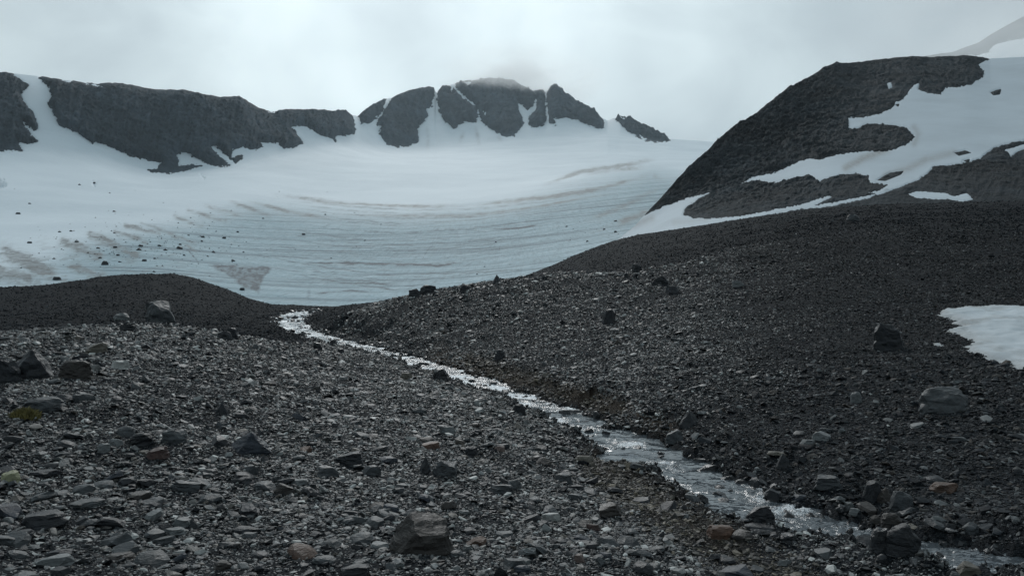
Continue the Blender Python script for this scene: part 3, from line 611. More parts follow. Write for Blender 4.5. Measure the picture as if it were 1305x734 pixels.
# a far ridge in the cloud behind the mountain
SKY3 = [(1000, 130), (1120, 84), (1180, 72), (1215, 66), (1245, 56), (1262, 45), (1280, 35), (1305, 22), (1350, 5), (1500, -40), (1700, -50)]
us3 = np.linspace(1000, 1700, 300); s3 = np.interp(us3, *zip(*SKY3)); l3 = list(zip(us3, s3))
U3, V3, R3, T3 = sheet(us3, [(260, 1500), (list(zip(us3, s3 * .3 + 140)), 1900), (l3, 2500), (list(zip(us3, s3 + 60)), 2900)], [30, 60, 60], (2, 3), 10)
x, y, z = P(U3, V3, R3); k = fbm(x / 120, y / 120, z / 90, 5, 131, .55) * 30 * smooth(0, 1, T3)
sn3 = smooth(8, 22, V3 - s3[None, :] + fbm(U3 / 30, V3 / 10, 0, 3, 77) * 14 - .09 * (U3 - 1230))
o = link('misty_ridge', mesh_np('misty_ridge', np.stack([x, y - k * .4, z + k * .12], -1).reshape(-1, 3), grid_faces(*U3.shape), None, {'snowy': sn3}))
m, t, b = mat_new('misty_ridge'); at = t.nodes.new('ShaderNodeAttribute'); at.attribute_name = 'snowy'
nz = noise(t, t.nodes.new('ShaderNodeNewGeometry').outputs['Position'], .02, 5, .65)
f = ramp(t, math_(t, 'MULTIPLY_ADD', math_(t, 'SUBTRACT', nz, .5), .8, at.outputs['Fac']), [(.4, .0), (.6, 1.0)]).outputs[0]
L(t, mixc(t, f, (.06, .06, .062), (.74, .77, .79)), b.inputs['Base Color']); b.inputs['Roughness'].default_value = .85
o.data.materials.append(m); tag(o, kind='structure')

# ------------------------------------------------------------------ snow patch on the near slope
def hit(u, v, rmax=140):
    """where the ray through photograph point (u, v) meets the ground"""
    r = np.geomspace(2.5, rmax, 900); X, Y, Z = P(np.full(r.shape, u), np.full(r.shape, v), r)
    d = Z - ground(X, Y); k = np.where(d < 0)[0]
    i = int(k[0]) if len(k) else len(r) - 1
    if len(k) and i > 0:
        f = d[i - 1] / (d[i - 1] - d[i]); rr = r[i - 1] + f * (r[i] - r[i - 1])
    else: rr = r[i]
    a = P(u, v, rr); return float(a[0]), float(a[1]), float(a[2]), float(rr)
PATCH = [(1199, 397), (1212, 394), (1230, 391.5), (1262, 390), (1305, 393), (1420, 400), (1500, 440), (1420, 505), (1340, 482), (1305, 472), (1285, 467), (1268, 459), (1250, 452), (1232, 446), (1238, 438), (1232, 429), (1222, 425), (1204, 421), (1224, 416), (1222, 411), (1205, 405)]
PATCH2 = [(1190, 438.5), (1199, 437.5), (1207, 441), (1198, 442.5)]
patch_xy = []
for pl, n, lab in ((PATCH, 190, 'large white snow patch on the dark scree above the stream at the picture edge'), (PATCH2, 30, 'tiny scrap of snow just beside the large snow patch on the scree')):
    pxy = np.array([hit(u, v)[:2] for u, v in pl]); patch_xy.append(pxy)
    lo, hi = pxy.min(0) - .5, pxy.max(0) + .5
    GX, GY = np.meshgrid(np.linspace(lo[0], hi[0], n), np.linspace(lo[1], hi[1], n))
    sd_ = poly_sdf(GX, GY, pxy, 5) + fbm(GX * 2.2, GY * 1.2, 0, 5, 111, .65) * .34
    GZ = ground(GX, GY) + np.clip(sd_ * .35, -.2, .09) + fbm(GX * 1.6, GY * 1.6, 0, 4, 115, .6) * .06 * smooth(-.2, .6, sd_)
    kk = (sd_ > -.4).ravel(); fcs = grid_faces(n, n); fcs = fcs[kk[fcs].any(1)]; used = np.unique(fcs); rm = np.zeros(n * n, int); rm[used] = np.arange(len(used))
    co = np.stack([GX, GY, GZ], -1).reshape(-1, 3)[used]
    dr = np.clip(.6 * np.exp(-(sd_ / .3) ** 2) + .5 * smooth(.05, .5, fbm(GX * .9, GY * .9, 0, 4, 117, .6)), 0, 1).ravel()[used]
    tag(link('snow_patch', mesh_np('snow_patch', co, rm[fcs], M_NEARSNOW, {'dirt': dr})), lab, 'snow patch')

# ------------------------------------------------------------------ rocks
_ico = {}
def ico(n):
    if n not in _ico:
        bm = bmesh.new(); bmesh.ops.create_icosphere(bm, subdivisions=n, radius=1); bm.verts.ensure_lookup_table()
        _ico[n] = (np.array([v.co[:] for v in bm.verts]), np.array([[v.index for v in f.verts] for f in bm.faces])); bm.free()
    return _ico[n]
def rock_mesh(name, seed, w, d, h, sub_=3, mat=None, shape='block', ncut=12, detail=.085):
    rg = np.random.default_rng(seed); co, fcs = ico(sub_); c = co.copy()
    lowm = c[:, 2] < 0; hr = np.hypot(c[:, 0], c[:, 1]); c[lowm, :2] *= ((1 - .12 * c[lowm, 2]) / np.maximum(hr[lowm], .45))[:, None]
    pl = []
    for _ in range(ncut):
        n = rg.normal(size=3); n[2] = abs(n[2]) * 1.1 - .1; n /= np.linalg.norm(n); pl.append((n, rg.uniform(.52, .9)))
    def tilt(n): n = np.array(n, float); return n / np.linalg.norm(n)
    if shape == 'slab': pl += [(tilt((rg.normal(0, .10), rg.normal(0, .10), 1)), .34), (tilt((rg.normal(0, .1), rg.normal(0, .1), -1)), .4)]
    elif shape == 'wedge': pl += [(tilt((.55 * rg.choice([-1, 1]), -.1, 1)), .34), (tilt((0, -1, .15)), .5)]
    elif shape == 'peak': pl += [(tilt((.95, -.3, .75)), .36), (tilt((-.95, -.35, .75)), .36), (tilt((.05, -1, .55)), .4), (tilt((0, 1, .8)), .4)]
    elif shape == 'table': pl = pl[:8] + [(tilt((.38, -.5, 1)), .34), (tilt((-.75, -.6, .55)), .52), (tilt((-.1, -1, .05)), .7), (tilt((.9, -.4, .5)), .7)]
    elif shape == 'dome': pl = [(n, dd + .22) for n, dd in pl]
    else: pl += [(tilt((rg.normal(0, .18), rg.normal(0, .12) - .1, 1)), .5), (tilt((rg.normal(0, .2), -1, .1)), .55)]
    for _ in range(2):
        for n, dd in pl:
            e = c @ n - dd; c -= np.where(e > 0, e, 0)[:, None] * n
    lo, hi = c.min(0), c.max(0); c = (c - lo) / (hi - lo) - .5
    k = 2.6
    nn = fbm(c[:, 0] * k + seed, c[:, 1] * k, c[:, 2] * k * 1.8, 4, seed % 97, .55)
    c *= (1 + detail * 2.2 * nn)[:, None]
    c[:, 2] += .5
    return mesh_np(name, c * (w, d, h), fcs, mat, None, False)

# (u, v of the foot, width, height in photograph pixels, tone, shape, turn, name, label, short reference)
LM = [
 (538, 706, 88, 66, 'brown', 'table', .25, 'boulder', 'large brown-topped boulder with black front face on the near scree', 'large brown-topped boulder'),
 (206, 411, 36, 26, 'grey', 'table', .1, 'boulder', 'blocky boulder with pale sloping top on the brow before the dark hump', 'pale-topped block on the brow'),
 (41, 482, 46, 34, 'dark', 'peak', .1, 'boulder', 'dark pyramid-shaped boulder standing on the left scree', 'dark pyramid boulder'),
 (4, 488, 34, 26, 'dark', 'block', .4, 'boulder', 'dark boulder cut by the picture edge beside the pyramid-shaped boulder', None),
 (97, 483, 38, 21, 'brown', 'dome', .3, 'boulder', 'rounded brownish boulder just right of the dark pyramid boulder', 'rounded brownish boulder'),
 (317, 578, 52, 29, 'blue', 'peak', .2, 'boulder', 'low blue-grey peaked boulder alone in the middle of the left scree', 'blue-grey peaked boulder'),
 (56, 524, 44, 17, 'grey', 'dome', .1, 'boulder', 'broad grey slab with domed top beside the moss clump', 'grey slab by the moss'),
 (183, 569, 30, 17, 'dark', 'dome', .2, 'stone', 'dark rounded stone left of a grey block on the left scree', None),
 (222, 565, 32, 19, 'grey', 'block', .3, 'stone', 'grey block with lit top beside the dark rounded stone', 'grey block on the left scree'),
 (200, 585, 26, 15, 'red', 'block', .9, 'stone', 'reddish-brown stone in front of the grey block', 'reddish-brown stone'),
 (236, 626, 34, 15, 'grey', 'block', .1, 'stone', 'flat-fronted grey stone in the gravel below the reddish-brown stone', None),
 (56, 674, 48, 22, 'dark', 'slab', .2, 'boulder', 'dark low slab on the near left gravel', 'dark low slab'),
 (108, 648, 42, 13, 'grey', 'slab', .4, 'stone', 'long flat grey slab above the dark low slab', None),
 (13, 615, 19, 14, 'yellow', 'block', .5, 'stone', 'pale yellow-green stone near the left picture edge', 'yellow-green stone'),
 (231, 671, 24, 12, 'pale', 'slab', .2, 'stone', 'pale flat stone lying on another pale slab in the near gravel', None),
 (223, 683, 32, 12, 'pale', 'slab', -.2, 'stone', 'pale slab with a reddish edge under a smaller pale stone', 'pale reddish slab'),
 (75, 712, 28, 14, 'dark', 'block', .2, 'stone', 'dark block in the gravel below the dark low slab', None),
 (152, 714, 40, 14, 'brown', 'slab', .5, 'stone', 'brownish tilted slab in the lower left corner gravel', 'brownish tilted slab'),
 (283, 528, 18, 17, 'dark', 'peak', .4, 'stone', 'small dark upright stone on the mid left scree', 'small dark upright stone'),
 (362, 630, 26, 15, 'brown', 'wedge', .2, 'stone', 'brownish wedge stone with a pale flat stone touching it', None),
 (381, 618, 24, 9, 'pale', 'slab', -.3, 'stone', 'pale flat stone touching the brownish wedge stone', None),
 (418, 607, 28, 16, 'grey', 'block', .2, 'stone', 'grey block between the peaked boulder and the dark tilted slab', None),
 (160, 556, 22, 13, 'grey', 'dome', .2, 'stone', 'small grey domed stone left of the dark rounded stone', None),
 (147, 569, 20, 10, 'pale', 'slab', .1, 'stone', 'pale flat stone left of the dark rounded stone', None),
 (132, 577, 15, 11, 'pale', 'block', .6, 'stone', 'small pale chunk, leftmost of the pale stones by the dark rounded stone', None),
 (107, 511, 24, 9, 'grey', 'slab', .1, 'stone', 'flat grey stone to the right of the domed slab by the moss', None),
 (55, 609, 42, 12, 'dark', 'slab', .1, 'stone', 'wide dark flat stone right of the yellow-green stone', None),
 (313, 674, 15, 13, 'dark', 'peak', .1, 'stone', 'small dark pyramid stone on the near gravel below the peaked boulder', None),
 (378, 697, 13, 10, 'white', 'block', .3, 'stone', 'small nearly white stone on dark gravel left of the brown-topped boulder', None),
 (255, 706, 15, 8, 'white', 'slab', .3, 'stone', 'small white flat chip in the near left gravel', None),
 (285, 726, 26, 14, 'brown', 'block', .2, 'stone', 'brownish flat block at the bottom edge of the left gravel', None),
 (320, 606, 20, 13, 'grey', 'block', .5, 'stone', 'grey stone just below the blue-grey peaked boulder', None),
 (163, 422, 20, 8, 'dark', 'slab', .1, 'stone', 'dark flat stone below the pale-topped block on the brow', None),
 (286, 432, 18, 10, 'dark', 'block', .2, 'stone', 'dark stone, left of a touching pair on the brow near the stream head', None),
 (297, 431, 16, 12, 'dark', 'block', .5, 'stone', 'dark stone, right of a touching pair on the brow near the stream head', None),
 (153, 470, 22, 10, 'white', 'slab', .2, 'stone', 'bright white-topped flat stone on the left scree', 'bright white-topped stone'),
 (155, 408, 19, 8, 'pale', 'dome', .2, 'stone', 'pale low stone left of the pale-topped block on the brow', None),
 (123, 450, 26, 12, 'tan', 'wedge', .3, 'stone', 'pale greenish-tan slab leaning on the upper left scree', None),
 (445, 593, 40, 20, 'dark', 'wedge', .3, 'stone', 'dark slab tilted to one side left of the brown-topped boulder', 'dark tilted slab'),
 (542, 602, 16, 22, 'dark', 'peak', .3, 'stone', 'narrow dark upright stone above the brown-topped boulder', None),
 (568, 606, 34, 21, 'grey', 'wedge', .4, 'stone', 'grey slab sloping down beside the narrow dark upright stone', 'grey sloping slab'),
 (473, 605, 25, 15, 'grey', 'block', .1, 'stone', 'grey flat-topped block beside the dark tilted slab', None),
 (601, 582, 18, 14, 'dark', 'block', .2, 'stone', 'dark square stone uphill of the grey sloping slab', None),
 (548, 573, 26, 12, 'rust', 'slab', .3, 'stone', 'rusty brown flat stone on the middle scree', 'rusty flat stone'),
 (638, 631, 34, 17, 'grey', 'slab', .2, 'stone', 'wide grey slab with a smaller stone resting against it', 'wide grey slab'),
 (656, 623, 18, 13, 'grey', 'dome', .5, 'stone', 'small rounded stone resting against the wide grey slab', None),
 (703, 664, 26, 14, 'white', 'slab', .3, 'stone', 'whitish flat stone on the near gravel left of the stream', 'whitish flat stone'),
 (778, 658, 38, 20, 'brown', 'wedge', .5, 'stone', 'brown slab dipping toward the stream on its near bank', 'brown dipping slab'),
 (718, 616, 24, 16, 'grey', 'block', .3, 'stone', 'grey stone between the wide grey slab and the stream', None),
 (665, 731, 24, 14, 'blue', 'dome', .3, 'stone', 'bluish stone at the bottom edge right of the brown-topped boulder', None),
 (739, 717, 15, 13, 'pink', 'block', .4, 'stone', 'small pinkish stone in the near gravel', 'small pinkish stone'),
 (758, 676, 19, 11, 'red', 'slab', .4, 'stone', 'reddish flat stone below the brown dipping slab', None),
 (484, 699, 26, 11, 'pale', 'slab', .1, 'stone', 'pale flat stone just left of the brown-topped boulder', None),
 (595, 703, 14, 10, 'pale', 'block', .4, 'stone', 'small pale stone just right of the brown-topped boulder', None),
 (592, 656, 18, 7, 'pale', 'slab', .2, 'stone', 'thin pale flat stone above and right of the brown-topped boulder', None),
 (571, 552, 22, 10, 'pale', 'slab', -.3, 'stone', 'pale flat stone uphill of the rusty flat stone', None),
 (637, 575, 15, 8, 'pink', 'slab', .3, 'stone', 'small pinkish-brown flat stone on the middle scree', None),
 (744, 589, 28, 11, 'tan', 'slab', .2, 'stone', 'tan slab with rusty edge on the near bank of the stream', 'tan slab by the stream'),
 (661, 528, 19, 16, 'dark', 'block', .2, 'stone', 'dark stone at the near edge of the glittering stream', None),
 (727, 533, 38, 14, 'wet', 'slab', .2, 'stone', 'black wet slab on the far bank of the narrow stream', 'black wet slab'),
 (860, 565, 24, 17, 'grey', 'wedge', .3, 'stone', 'grey stone on the far bank above two black stones in the water', None),
 (842, 589, 16, 13, 'wet', 'block', .2, 'stone', 'black wet stone, left one of two in mid stream', None),
 (862, 588, 15, 12, 'wet', 'peak', .2, 'stone', 'black wet stone, right one of two in mid stream', None),
 (452, 735, 38, 18, 'dark', 'block', .3, 'stone', 'dark stone cut by the bottom edge left of the brown-topped boulder', None),
 (1203, 526, 56, 34, 'grey', 'dome', .15, 'boulder', 'large grey rounded boulder alone on the right-hand slope', 'large grey boulder'),
 (1133, 447, 37, 30, 'dark', 'block', .3, 'boulder', 'dark brown block below the snow patch side of the right-hand slope', 'dark brown block'),
 (880, 543, 28, 22, 'dark', 'peak', .4, 'boulder', 'black wedge-shaped boulder on the far bank above the stream', 'black wedge boulder'),
 (1203, 629, 30, 15, 'rust', 'slab', .1, 'stone', 'orange-red flat stone on the right-hand slope above the stream', 'orange-red stone'),
 (1055, 624, 32, 18, 'grey', 'block', .1, 'stone', 'grey flat-topped block with black side on the far stream bank', 'flat-topped block'),
 (969, 663, 36, 26, 'wet', 'block', .1, 'boulder', 'black square boulder standing in the stream', 'black boulder in the stream'),
 (917, 641, 27, 17, 'wet', 'wedge', .3, 'stone', 'black low stone in the water upstream of the black square boulder', None),
 (1033, 667, 14, 13, 'wet', 'dome', .3, 'stone', 'small round black stone in the stream right of the black square boulder', None),
 (968, 680, 40, 14, 'wet', 'slab', .2, 'stone', 'dark wet slab at the near edge of the stream below the black boulder', None),
 (1124, 702, 26, 30, 'wet', 'block', .4, 'boulder', 'black boulder leaning against a bigger one in the lower stream', None),
 (1151, 708, 38, 36, 'dark', 'dome', .1, 'boulder', 'big dark rounded boulder, larger of a leaning pair in the lower stream', 'big dark boulder pair'),
 (1125, 720, 15, 15, 'wet', 'dome', .3, 'stone', 'small black stone in front of the leaning boulder pair', None),
 (1112, 640, 22, 26, 'dark', 'block', .3, 'boulder', 'tall dark block, leftmost of three above the stream bank', None),
 (1129, 641, 18, 20, 'brown', 'peak', .1, 'stone', 'narrow brown stone between the tall dark block and a lighter boulder', None),
 (1149, 649, 28, 26, 'grey', 'dome', .2, 'boulder', 'grey rounded boulder, rightmost of three above the stream bank', 'grey rounded boulder'),
 (1136, 669, 25, 19, 'brown', 'dome', .2, 'stone', 'brown rounded stone below the three boulders on the stream bank', None),
 (1164, 676, 32, 8, 'tan', 'slab', -.35, 'stone', 'long thin pale stone lying along the stream bank', None),
 (1083, 649, 13, 11, 'pale', 'block', .2, 'stone', 'small pale stone on the far bank, upper of two', None),
 (1091, 658, 16, 10, 'pale', 'slab', .2, 'stone', 'pale stone on the far bank, lower of two', None),
 (918, 687, 36, 20, 'rust', 'slab', .5, 'stone', 'orange-brown slab on the near bank of the lower stream', 'orange-brown slab'),
 (940, 738, 56, 26, 'blue', 'wedge', .3, 'boulder', 'blue-grey slab cut by the bottom picture edge', 'blue-grey slab at the bottom'),
 (1237, 682, 20, 15, 'grey', 'dome', .2, 'stone', 'grey lit-topped stone at the far edge of the lower stream', None),
 (1006, 692, 23, 14, 'wet', 'block', .3, 'stone', 'black stone on the near bank of the lower stream', None),
 (990, 582, 24, 8, 'tan', 'slab', -.1, 'stone', 'tan flat stone on the right-hand scree above the stream', None),
 (998, 596, 18, 19, 'dark', 'peak', .3, 'stone', 'dark upright stone just below the tan flat stone', None),
 (1233, 735, 28, 18, 'tan', 'block', .3, 'stone', 'tan block at the bottom edge by the lower stream', None),
 (1048, 561, 22, 11, 'pale', 'wedge', .4, 'stone', 'pale tilted stone in the middle of the right-hand scree', 'pale tilted stone'),
 (1091, 514, 14, 14, 'pale', 'dome', .2, 'stone', 'small pale rounded stone left of the large grey boulder', None),
 (1087, 282, 16, 8, 'grey', 'dome', .2, 'stone', 'lone grey stone high on the right-hand slope under the snow band', None),
 (940, 366, 16, 8, 'pale', 'wedge', .3, 'stone', 'pale stone high on the right-hand slope', None),
 (776, 413, 19, 20, 'dark', 'block', .2, 'boulder', 'dark block alone on the middle slope beyond the stream', 'dark block beyond the stream'),
 (811, 347, 15, 11, 'dark', 'dome', .2, 'boulder', 'dark rounded boulder on the skyline brow of the middle slope', None),
 (841, 364, 22, 12, 'dark', 'wedge', .2, 'boulder', 'dark boulder, upper of two below the brow of the middle slope', None),
 (857, 374, 18, 9, 'dark', 'slab', .2, 'boulder', 'dark flat boulder, lower of two below the brow of the middle slope', None),
 (633, 361, 13, 11, 'dark', 'peak', .2, 'boulder', 'dark pointed boulder on the crest against the ice', None),
 (545, 374, 24, 10, 'dark', 'block', .2, 'boulder', 'dark boulder, middle of a row on the crest against the ice', None),
 (530, 378, 16, 9, 'dark', 'block', .5, 'boulder', 'dark boulder, leftmost of a row on the crest against the ice', None),
 (592, 371, 13, 9, 'dark', 'block', .1, 'boulder', 'dark boulder, rightmost of a row on the crest against the ice', None),
 (636, 458, 15, 13, 'dark', 'block', .3, 'stone', 'dark stone on the middle slope just above the stream bend', None),
 (562, 484, 21, 15, 'wet', 'block', .1, 'stone', 'black block standing in the bright upper stream', 'black block in the upper stream'),
 (518, 485, 17, 11, 'tan', 'block', .2, 'stone', 'pale tan stone on the near bank of the upper stream', None),
 (405, 446, 12, 10, 'wet', 'block', .1, 'stone', 'small black stone in the bright upper reach of the stream', None),
 (425, 441, 11, 9, 'wet', 'block', .1, 'stone', 'small black stone on the far side of the bright upper stream', None),
 (435, 451, 9, 7, 'wet', 'slab', .1, 'stone', 'tiny black stone in the upper stream nearest the scree bank', None),
 (540, 470, 16, 8, 'wet', 'slab', .1, 'stone', 'flat black stone in the stream uphill of the black block', None),
 (750, 555, 15, 10, 'wet', 'block', .1, 'stone', 'black stone at the near edge of the middle stream', None),
 (772, 557, 13, 8, 'wet', 'slab', .2, 'stone', 'low black stone in the middle stream', None),
 (905, 605, 22, 13, 'wet', 'wedge', .2, 'stone', 'black stone at the far edge of the stream where it widens', None),
 (930, 618, 24, 13, 'wet', 'block', .3, 'stone', 'black stone pair-like block on the far stream edge', None),
]
landmarks = []
def place(u, v, wpx, hpx, tone, shape, turn, name, label, seed, subd, depth=.75):
    x, y, z, r = hit(u, v)
    s = math.sqrt(r * r + (z - CAMZ) ** 2) / F
    w, h = wpx * s, hpx * s * 1.12
    d = max(w * depth, h * .7); h = max(h - d * max(0, (v - 390) / F), h * .5)
    me = rock_mesh(name, seed, w * .95, d, h * 1.12, subd, TONES[tone], shape)
    o = link(name, me)
    x2, y2 = x + x / r * d * .42, y + y / r * d * .42
    z2 = float(ground(x2, y2)[0])
    o.location = (x2, y2, min(z2, z + .15 * h) - h * .25)
    o.rotation_euler = (0, 0, -math.atan2(x, y) + turn * (1 if seed % 2 else -1) * .6)
    return tag(o, label, 'boulder' if name == 'boulder' else 'stone'), (x2, y2, w)
occupied = []
for i, (u, v, w, h, tone, shape, turn, name, label, ref) in enumerate(LM):
    o, oc = place(u, v, w, h, tone, shape, turn, name, label, 1000 + i, 4 if w > 28 else 3)
    occupied.append(oc)
    if ref: landmarks.append((u, v, ref))
occ = np.array(occupied)

# ------------------------------------------------------------------ scattered stones
def draw(n, smin, smax, knee=.05, a=2.0, b=3.5):
    """sizes with N(>s) falling as s^-a below the knee and as s^-b above it"""
    q = RNG.random(n); fk = (smin / knee) ** a
    s = np.where(q > fk, smin * np.maximum(q, 1e-9) ** (-1 / a), knee * np.maximum(q / np.maximum(fk, 1e-9), 1e-9) ** (-1 / b))
    return np.where(smin > knee, smin * np.maximum(q, 1e-9) ** (-1 / b), s).clip(None, smax)
pts = []
edges = np.geomspace(3.2, 138, 60)
for r0_, r1_ in zip(edges[:-1], edges[1:]):
    rm_ = (r0_ + r1_) / 2; aw = .72 if rm_ < 14 else .66
    smin = max(.0125, 1.3 / 788 * rm_)
    area = aw * (r1_ ** 2 - r0_ ** 2)
    dens = .52 / smin ** 2 * (1.0 if smin < .08 else (.08 / smin) ** 1.3)
    n = int(area * dens)
    a = RNG.uniform(-aw, aw, n); r = np.sqrt(RNG.uniform(r0_ ** 2, r1_ ** 2, n))
    pts.append(np.column_stack([np.sin(a) * r, np.cos(a) * r, draw(n, np.full(n, smin), .215 if rm_ < 30 else .32, a=2.0 if rm_ < 34 else 2.6), r]))
pts = np.vstack(pts)
# patchiness: stony lanes and finer gravel
pat = fbm(pts[:, 0] * .35, pts[:, 1] * .35, 0, 3, 201)
keep = RNG.random(len(pts)) < np.clip(.78 + pat * 1.0, .35, 1)
pts = pts[keep]
pz, psd = ground(pts[:, 0], pts[:, 1], True)
keep = (psd > 1.02) | ((RNG.random(len(pts)) < np.where(pts[:, 3] > 18, .6, .34)) & (pts[:, 2] > .04))
for pxy in patch_xy: keep &= poly_sdf(pts[:, 0], pts[:, 1], pxy, 3) < .1
for ox, oy, ow in occ:
    keep &= ~((np.hypot(pts[:, 0] - ox, pts[:, 1] - oy) < ow * .5) & (pts[:, 2] > .04))
pts, pz, psd = pts[keep], pz[keep], psd[keep]
azp = np.arctan2(pts[:, 0], pts[:, 1])
azn = azp + .12 * fbm(pts[:, 0] / 7, pts[:, 1] / 7, 0, 4, 231, .6) + RNG.normal(0, .03, len(pts))
smooth_zone = ((azn > .25) & (pts[:, 3] > 18)) | (pts[:, 3] > 53) | ((azp < -.25) & (pts[:, 3] > 27))     # finer rubble: hump, far and right-hand slopes
keep = ~smooth_zone | (pts[:, 2] < .075 + .0014 * pts[:, 3]) | (RNG.random(len(pts)) < .06)
pts, pz, psd, smooth_zone = pts[keep], pz[keep], psd[keep], smooth_zone[keep]
# stones standing in the stream
ns = 330; k = RNG.integers(0, len(SX) - 1, ns); off = RNG.uniform(-1, 1, ns); rk_ = np.hypot(SX[k], SY[k])
sp3 = np.column_stack([SX[k] + nx[k] * off * SW[k] * .95 + RNG.normal(0, .1, ns), SY[k] + ny[k] * off * SW[k] * .95 + RNG.normal(0, .1, ns), np.clip(RNG.lognormal(-2.25, .5, ns) * (.6 + rk_ / 30), .05, .5), rk_])
z3, d3 = ground(sp3[:, 0], sp3[:, 1], True); m3 = d3 < 1.2
pts, pz, psd, smooth_zone = np.vstack([pts, sp3[m3]]), np.concatenate([pz, z3[m3]]), np.concatenate([psd, d3[m3]]), np.concatenate([smooth_zone, np.zeros(m3.sum(), bool)])
n = len(pts); s = pts[:, 2]
e = np.maximum(.15, s)
gxn = (ground(pts[:, 0] + e, pts[:, 1]) - pz) / e; gyn = (ground(pts[:, 0], pts[:, 1] + e) - pz) / e
flat = RNG.uniform(.14, .46, n); asp = RNG.uniform(.55, 1.0, n); flat = np.where(smooth_zone, flat * .7, flat); flat = np.where(psd < 1.0, flat * 1.5 + .25, flat)
yaw = RNG.uniform(0, 2 * math.pi, n)
til = RNG.normal(0, .24, (n, 2)) * np.where(RNG.random(n) < .2, 2.2, 1)[:, None]
rotx, roty = np.arctan(gyn) + til[:, 0], -np.arctan(gxn) + til[:, 1]
from mathutils import Euler, Matrix
scl = np.column_stack([s, s * asp, s * flat])
pu, pv = proj(pts[:, 0], pts[:, 1], pz)
inside = (pu > 4) & (pu < 1301) & (pv > 200) & (pv < 731)
app = s / pts[:, 3] * F * np.sqrt(asp)
order = np.argsort(-np.where(inside, app, 0)); N_SINGLE = 300 - len(LM)
single = order[:N_SINGLE]; rest = np.ones(n, bool); rest[single] = False
# prototypes for the mass of stones: convex slate chips
def chip(name, seed, npt):
    rg = np.random.default_rng(seed); p = rg.normal(size=(npt, 3)); p /= np.linalg.norm(p, axis=1)[:, None]; p *= rg.uniform(.75, 1, npt)[:, None]
    p[:, 2] = np.clip(p[:, 2], -.55, .45 + .2 * rg.random())
    bm = bmesh.new()
    for c in p: bm.verts.new(c)
    res = bmesh.ops.convex_hull(bm, input=bm.verts)
    bmesh.ops.delete(bm, geom=list({g for g in res['geom_interior'] if isinstance(g, bmesh.types.BMVert)}), context='VERTS')
    cs = np.array([v.co[:] for v in bm.verts]); lo, hi = cs.min(0), cs.max(0)
    for v in bm.verts: v.co = [(v.co[i] - (lo[i] + hi[i]) / 2) / (hi[i] - lo[i]) for i in range(3)]
    me = bpy.data.meshes.new(name); bm.to_mesh(me); bm.free(); return me
def gn_instances(name, idx, label, mat):
    protos = bpy.data.collections.new('stone_shapes')
    for k in range(28):
        me = chip('stone_shape', 400 + k, 13 + k % 6); me.materials.append(mat)
        protos.objects.link(bpy.data.objects.new('stone_shape', me))
    k = len(idx); me = bpy.data.meshes.new(name); me.vertices.add(k)
    me.vertices.foreach_set('co', np.ascontiguousarray(np.column_stack([pts[idx, 0], pts[idx, 1], pz[idx] + scl[idx, 2] * .22]), np.float32).ravel())
    for an, av in (('rot', np.column_stack([rotx, roty, yaw])[idx]), ('scl', scl[idx])):
        a = me.attributes.new(an, 'FLOAT_VECTOR', 'POINT'); a.data.foreach_set('vector', np.ascontiguousarray(av, np.float32).ravel())
    a = me.attributes.new('pick', 'INT', 'POINT'); a.data.foreach_set('value', RNG.integers(0, 28, k).astype(np.int32))
    me.materials.append(mat)
    ng = bpy.data.node_groups.new(name, 'GeometryNodeTree')
    ng.interface.new_socket('Geometry', in_out='INPUT', socket_type='NodeSocketGeometry'); ng.interface.new_socket('Geometry', in_out='OUTPUT', socket_type='NodeSocketGeometry')
    gi, go = ng.nodes.new('NodeGroupInput'), ng.nodes.new('NodeGroupOutput')
    ci = ng.nodes.new('GeometryNodeCollectionInfo'); ci.inputs['Collection'].default_value = protos
    ci.inputs['Separate Children'].default_value = True; ci.inputs['Reset Children'].default_value = True
    iop = ng.nodes.new('GeometryNodeInstanceOnPoints'); iop.inputs['Pick Instance'].default_value = True
    def na(nm, ty): q = ng.nodes.new('GeometryNodeInputNamedAttribute'); q.data_type = ty; q.inputs['Name'].default_value = nm; return q.outputs['Attribute']
    e2r = ng.nodes.new('FunctionNodeEulerToRotation')
    ng.links.new(gi.outputs[0], iop.inputs['Points']); ng.links.new(ci.outputs[0], iop.inputs['Instance'])
    ng.links.new(na('pick', 'INT'), iop.inputs['Instance Index']); ng.links.new(na('rot', 'FLOAT_VECTOR'), e2r.inputs[0]); ng.links.new(e2r.outputs[0], iop.inputs['Rotation'])
    ng.links.new(na('scl', 'FLOAT_VECTOR'), iop.inputs['Scale']); ng.links.new(iop.outputs[0], go.inputs[0])
    o = link(name, me); md = o.modifiers.new('stones', 'NODES'); md.node_group = ng
    return tag(o, label, 'scree', None, 'stuff')
print('scattered stones', n)
sxm = np.interp(pts[:, 3], np.hypot(SX, SY)[::-1][np.argsort(np.hypot(SX, SY)[::-1])], (np.arctan2(SX, SY))[::-1][np.argsort(np.hypot(SX, SY)[::-1])])
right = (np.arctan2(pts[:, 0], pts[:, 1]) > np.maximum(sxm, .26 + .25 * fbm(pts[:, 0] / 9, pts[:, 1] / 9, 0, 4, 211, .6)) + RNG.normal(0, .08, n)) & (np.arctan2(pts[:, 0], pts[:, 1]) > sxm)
near = pts[:, 3] < np.interp(np.arctan2(pts[:, 0], pts[:, 1]), [-.34, -.27, -.2, 0], [26, 30, 56, 56]) + RNG.normal(0, 4, n) + 12 * fbm(pts[:, 0] / 8, pts[:, 1] / 8, 0, 3, 213)
bank = np.minimum(line_dist(pu, pv, [(770, 596), (850, 655), (930, 700), (1000, 735), (1040, 760)]) / 30, line_dist(pu, pv, [(600, 462), (640, 474), (715, 499), (790, 522)]) / 13) + RNG.normal(0, .3, n) < .85
wet = psd < 1.05; near_0 = near.copy(); near &= ~wet; rest_w = rest & wet
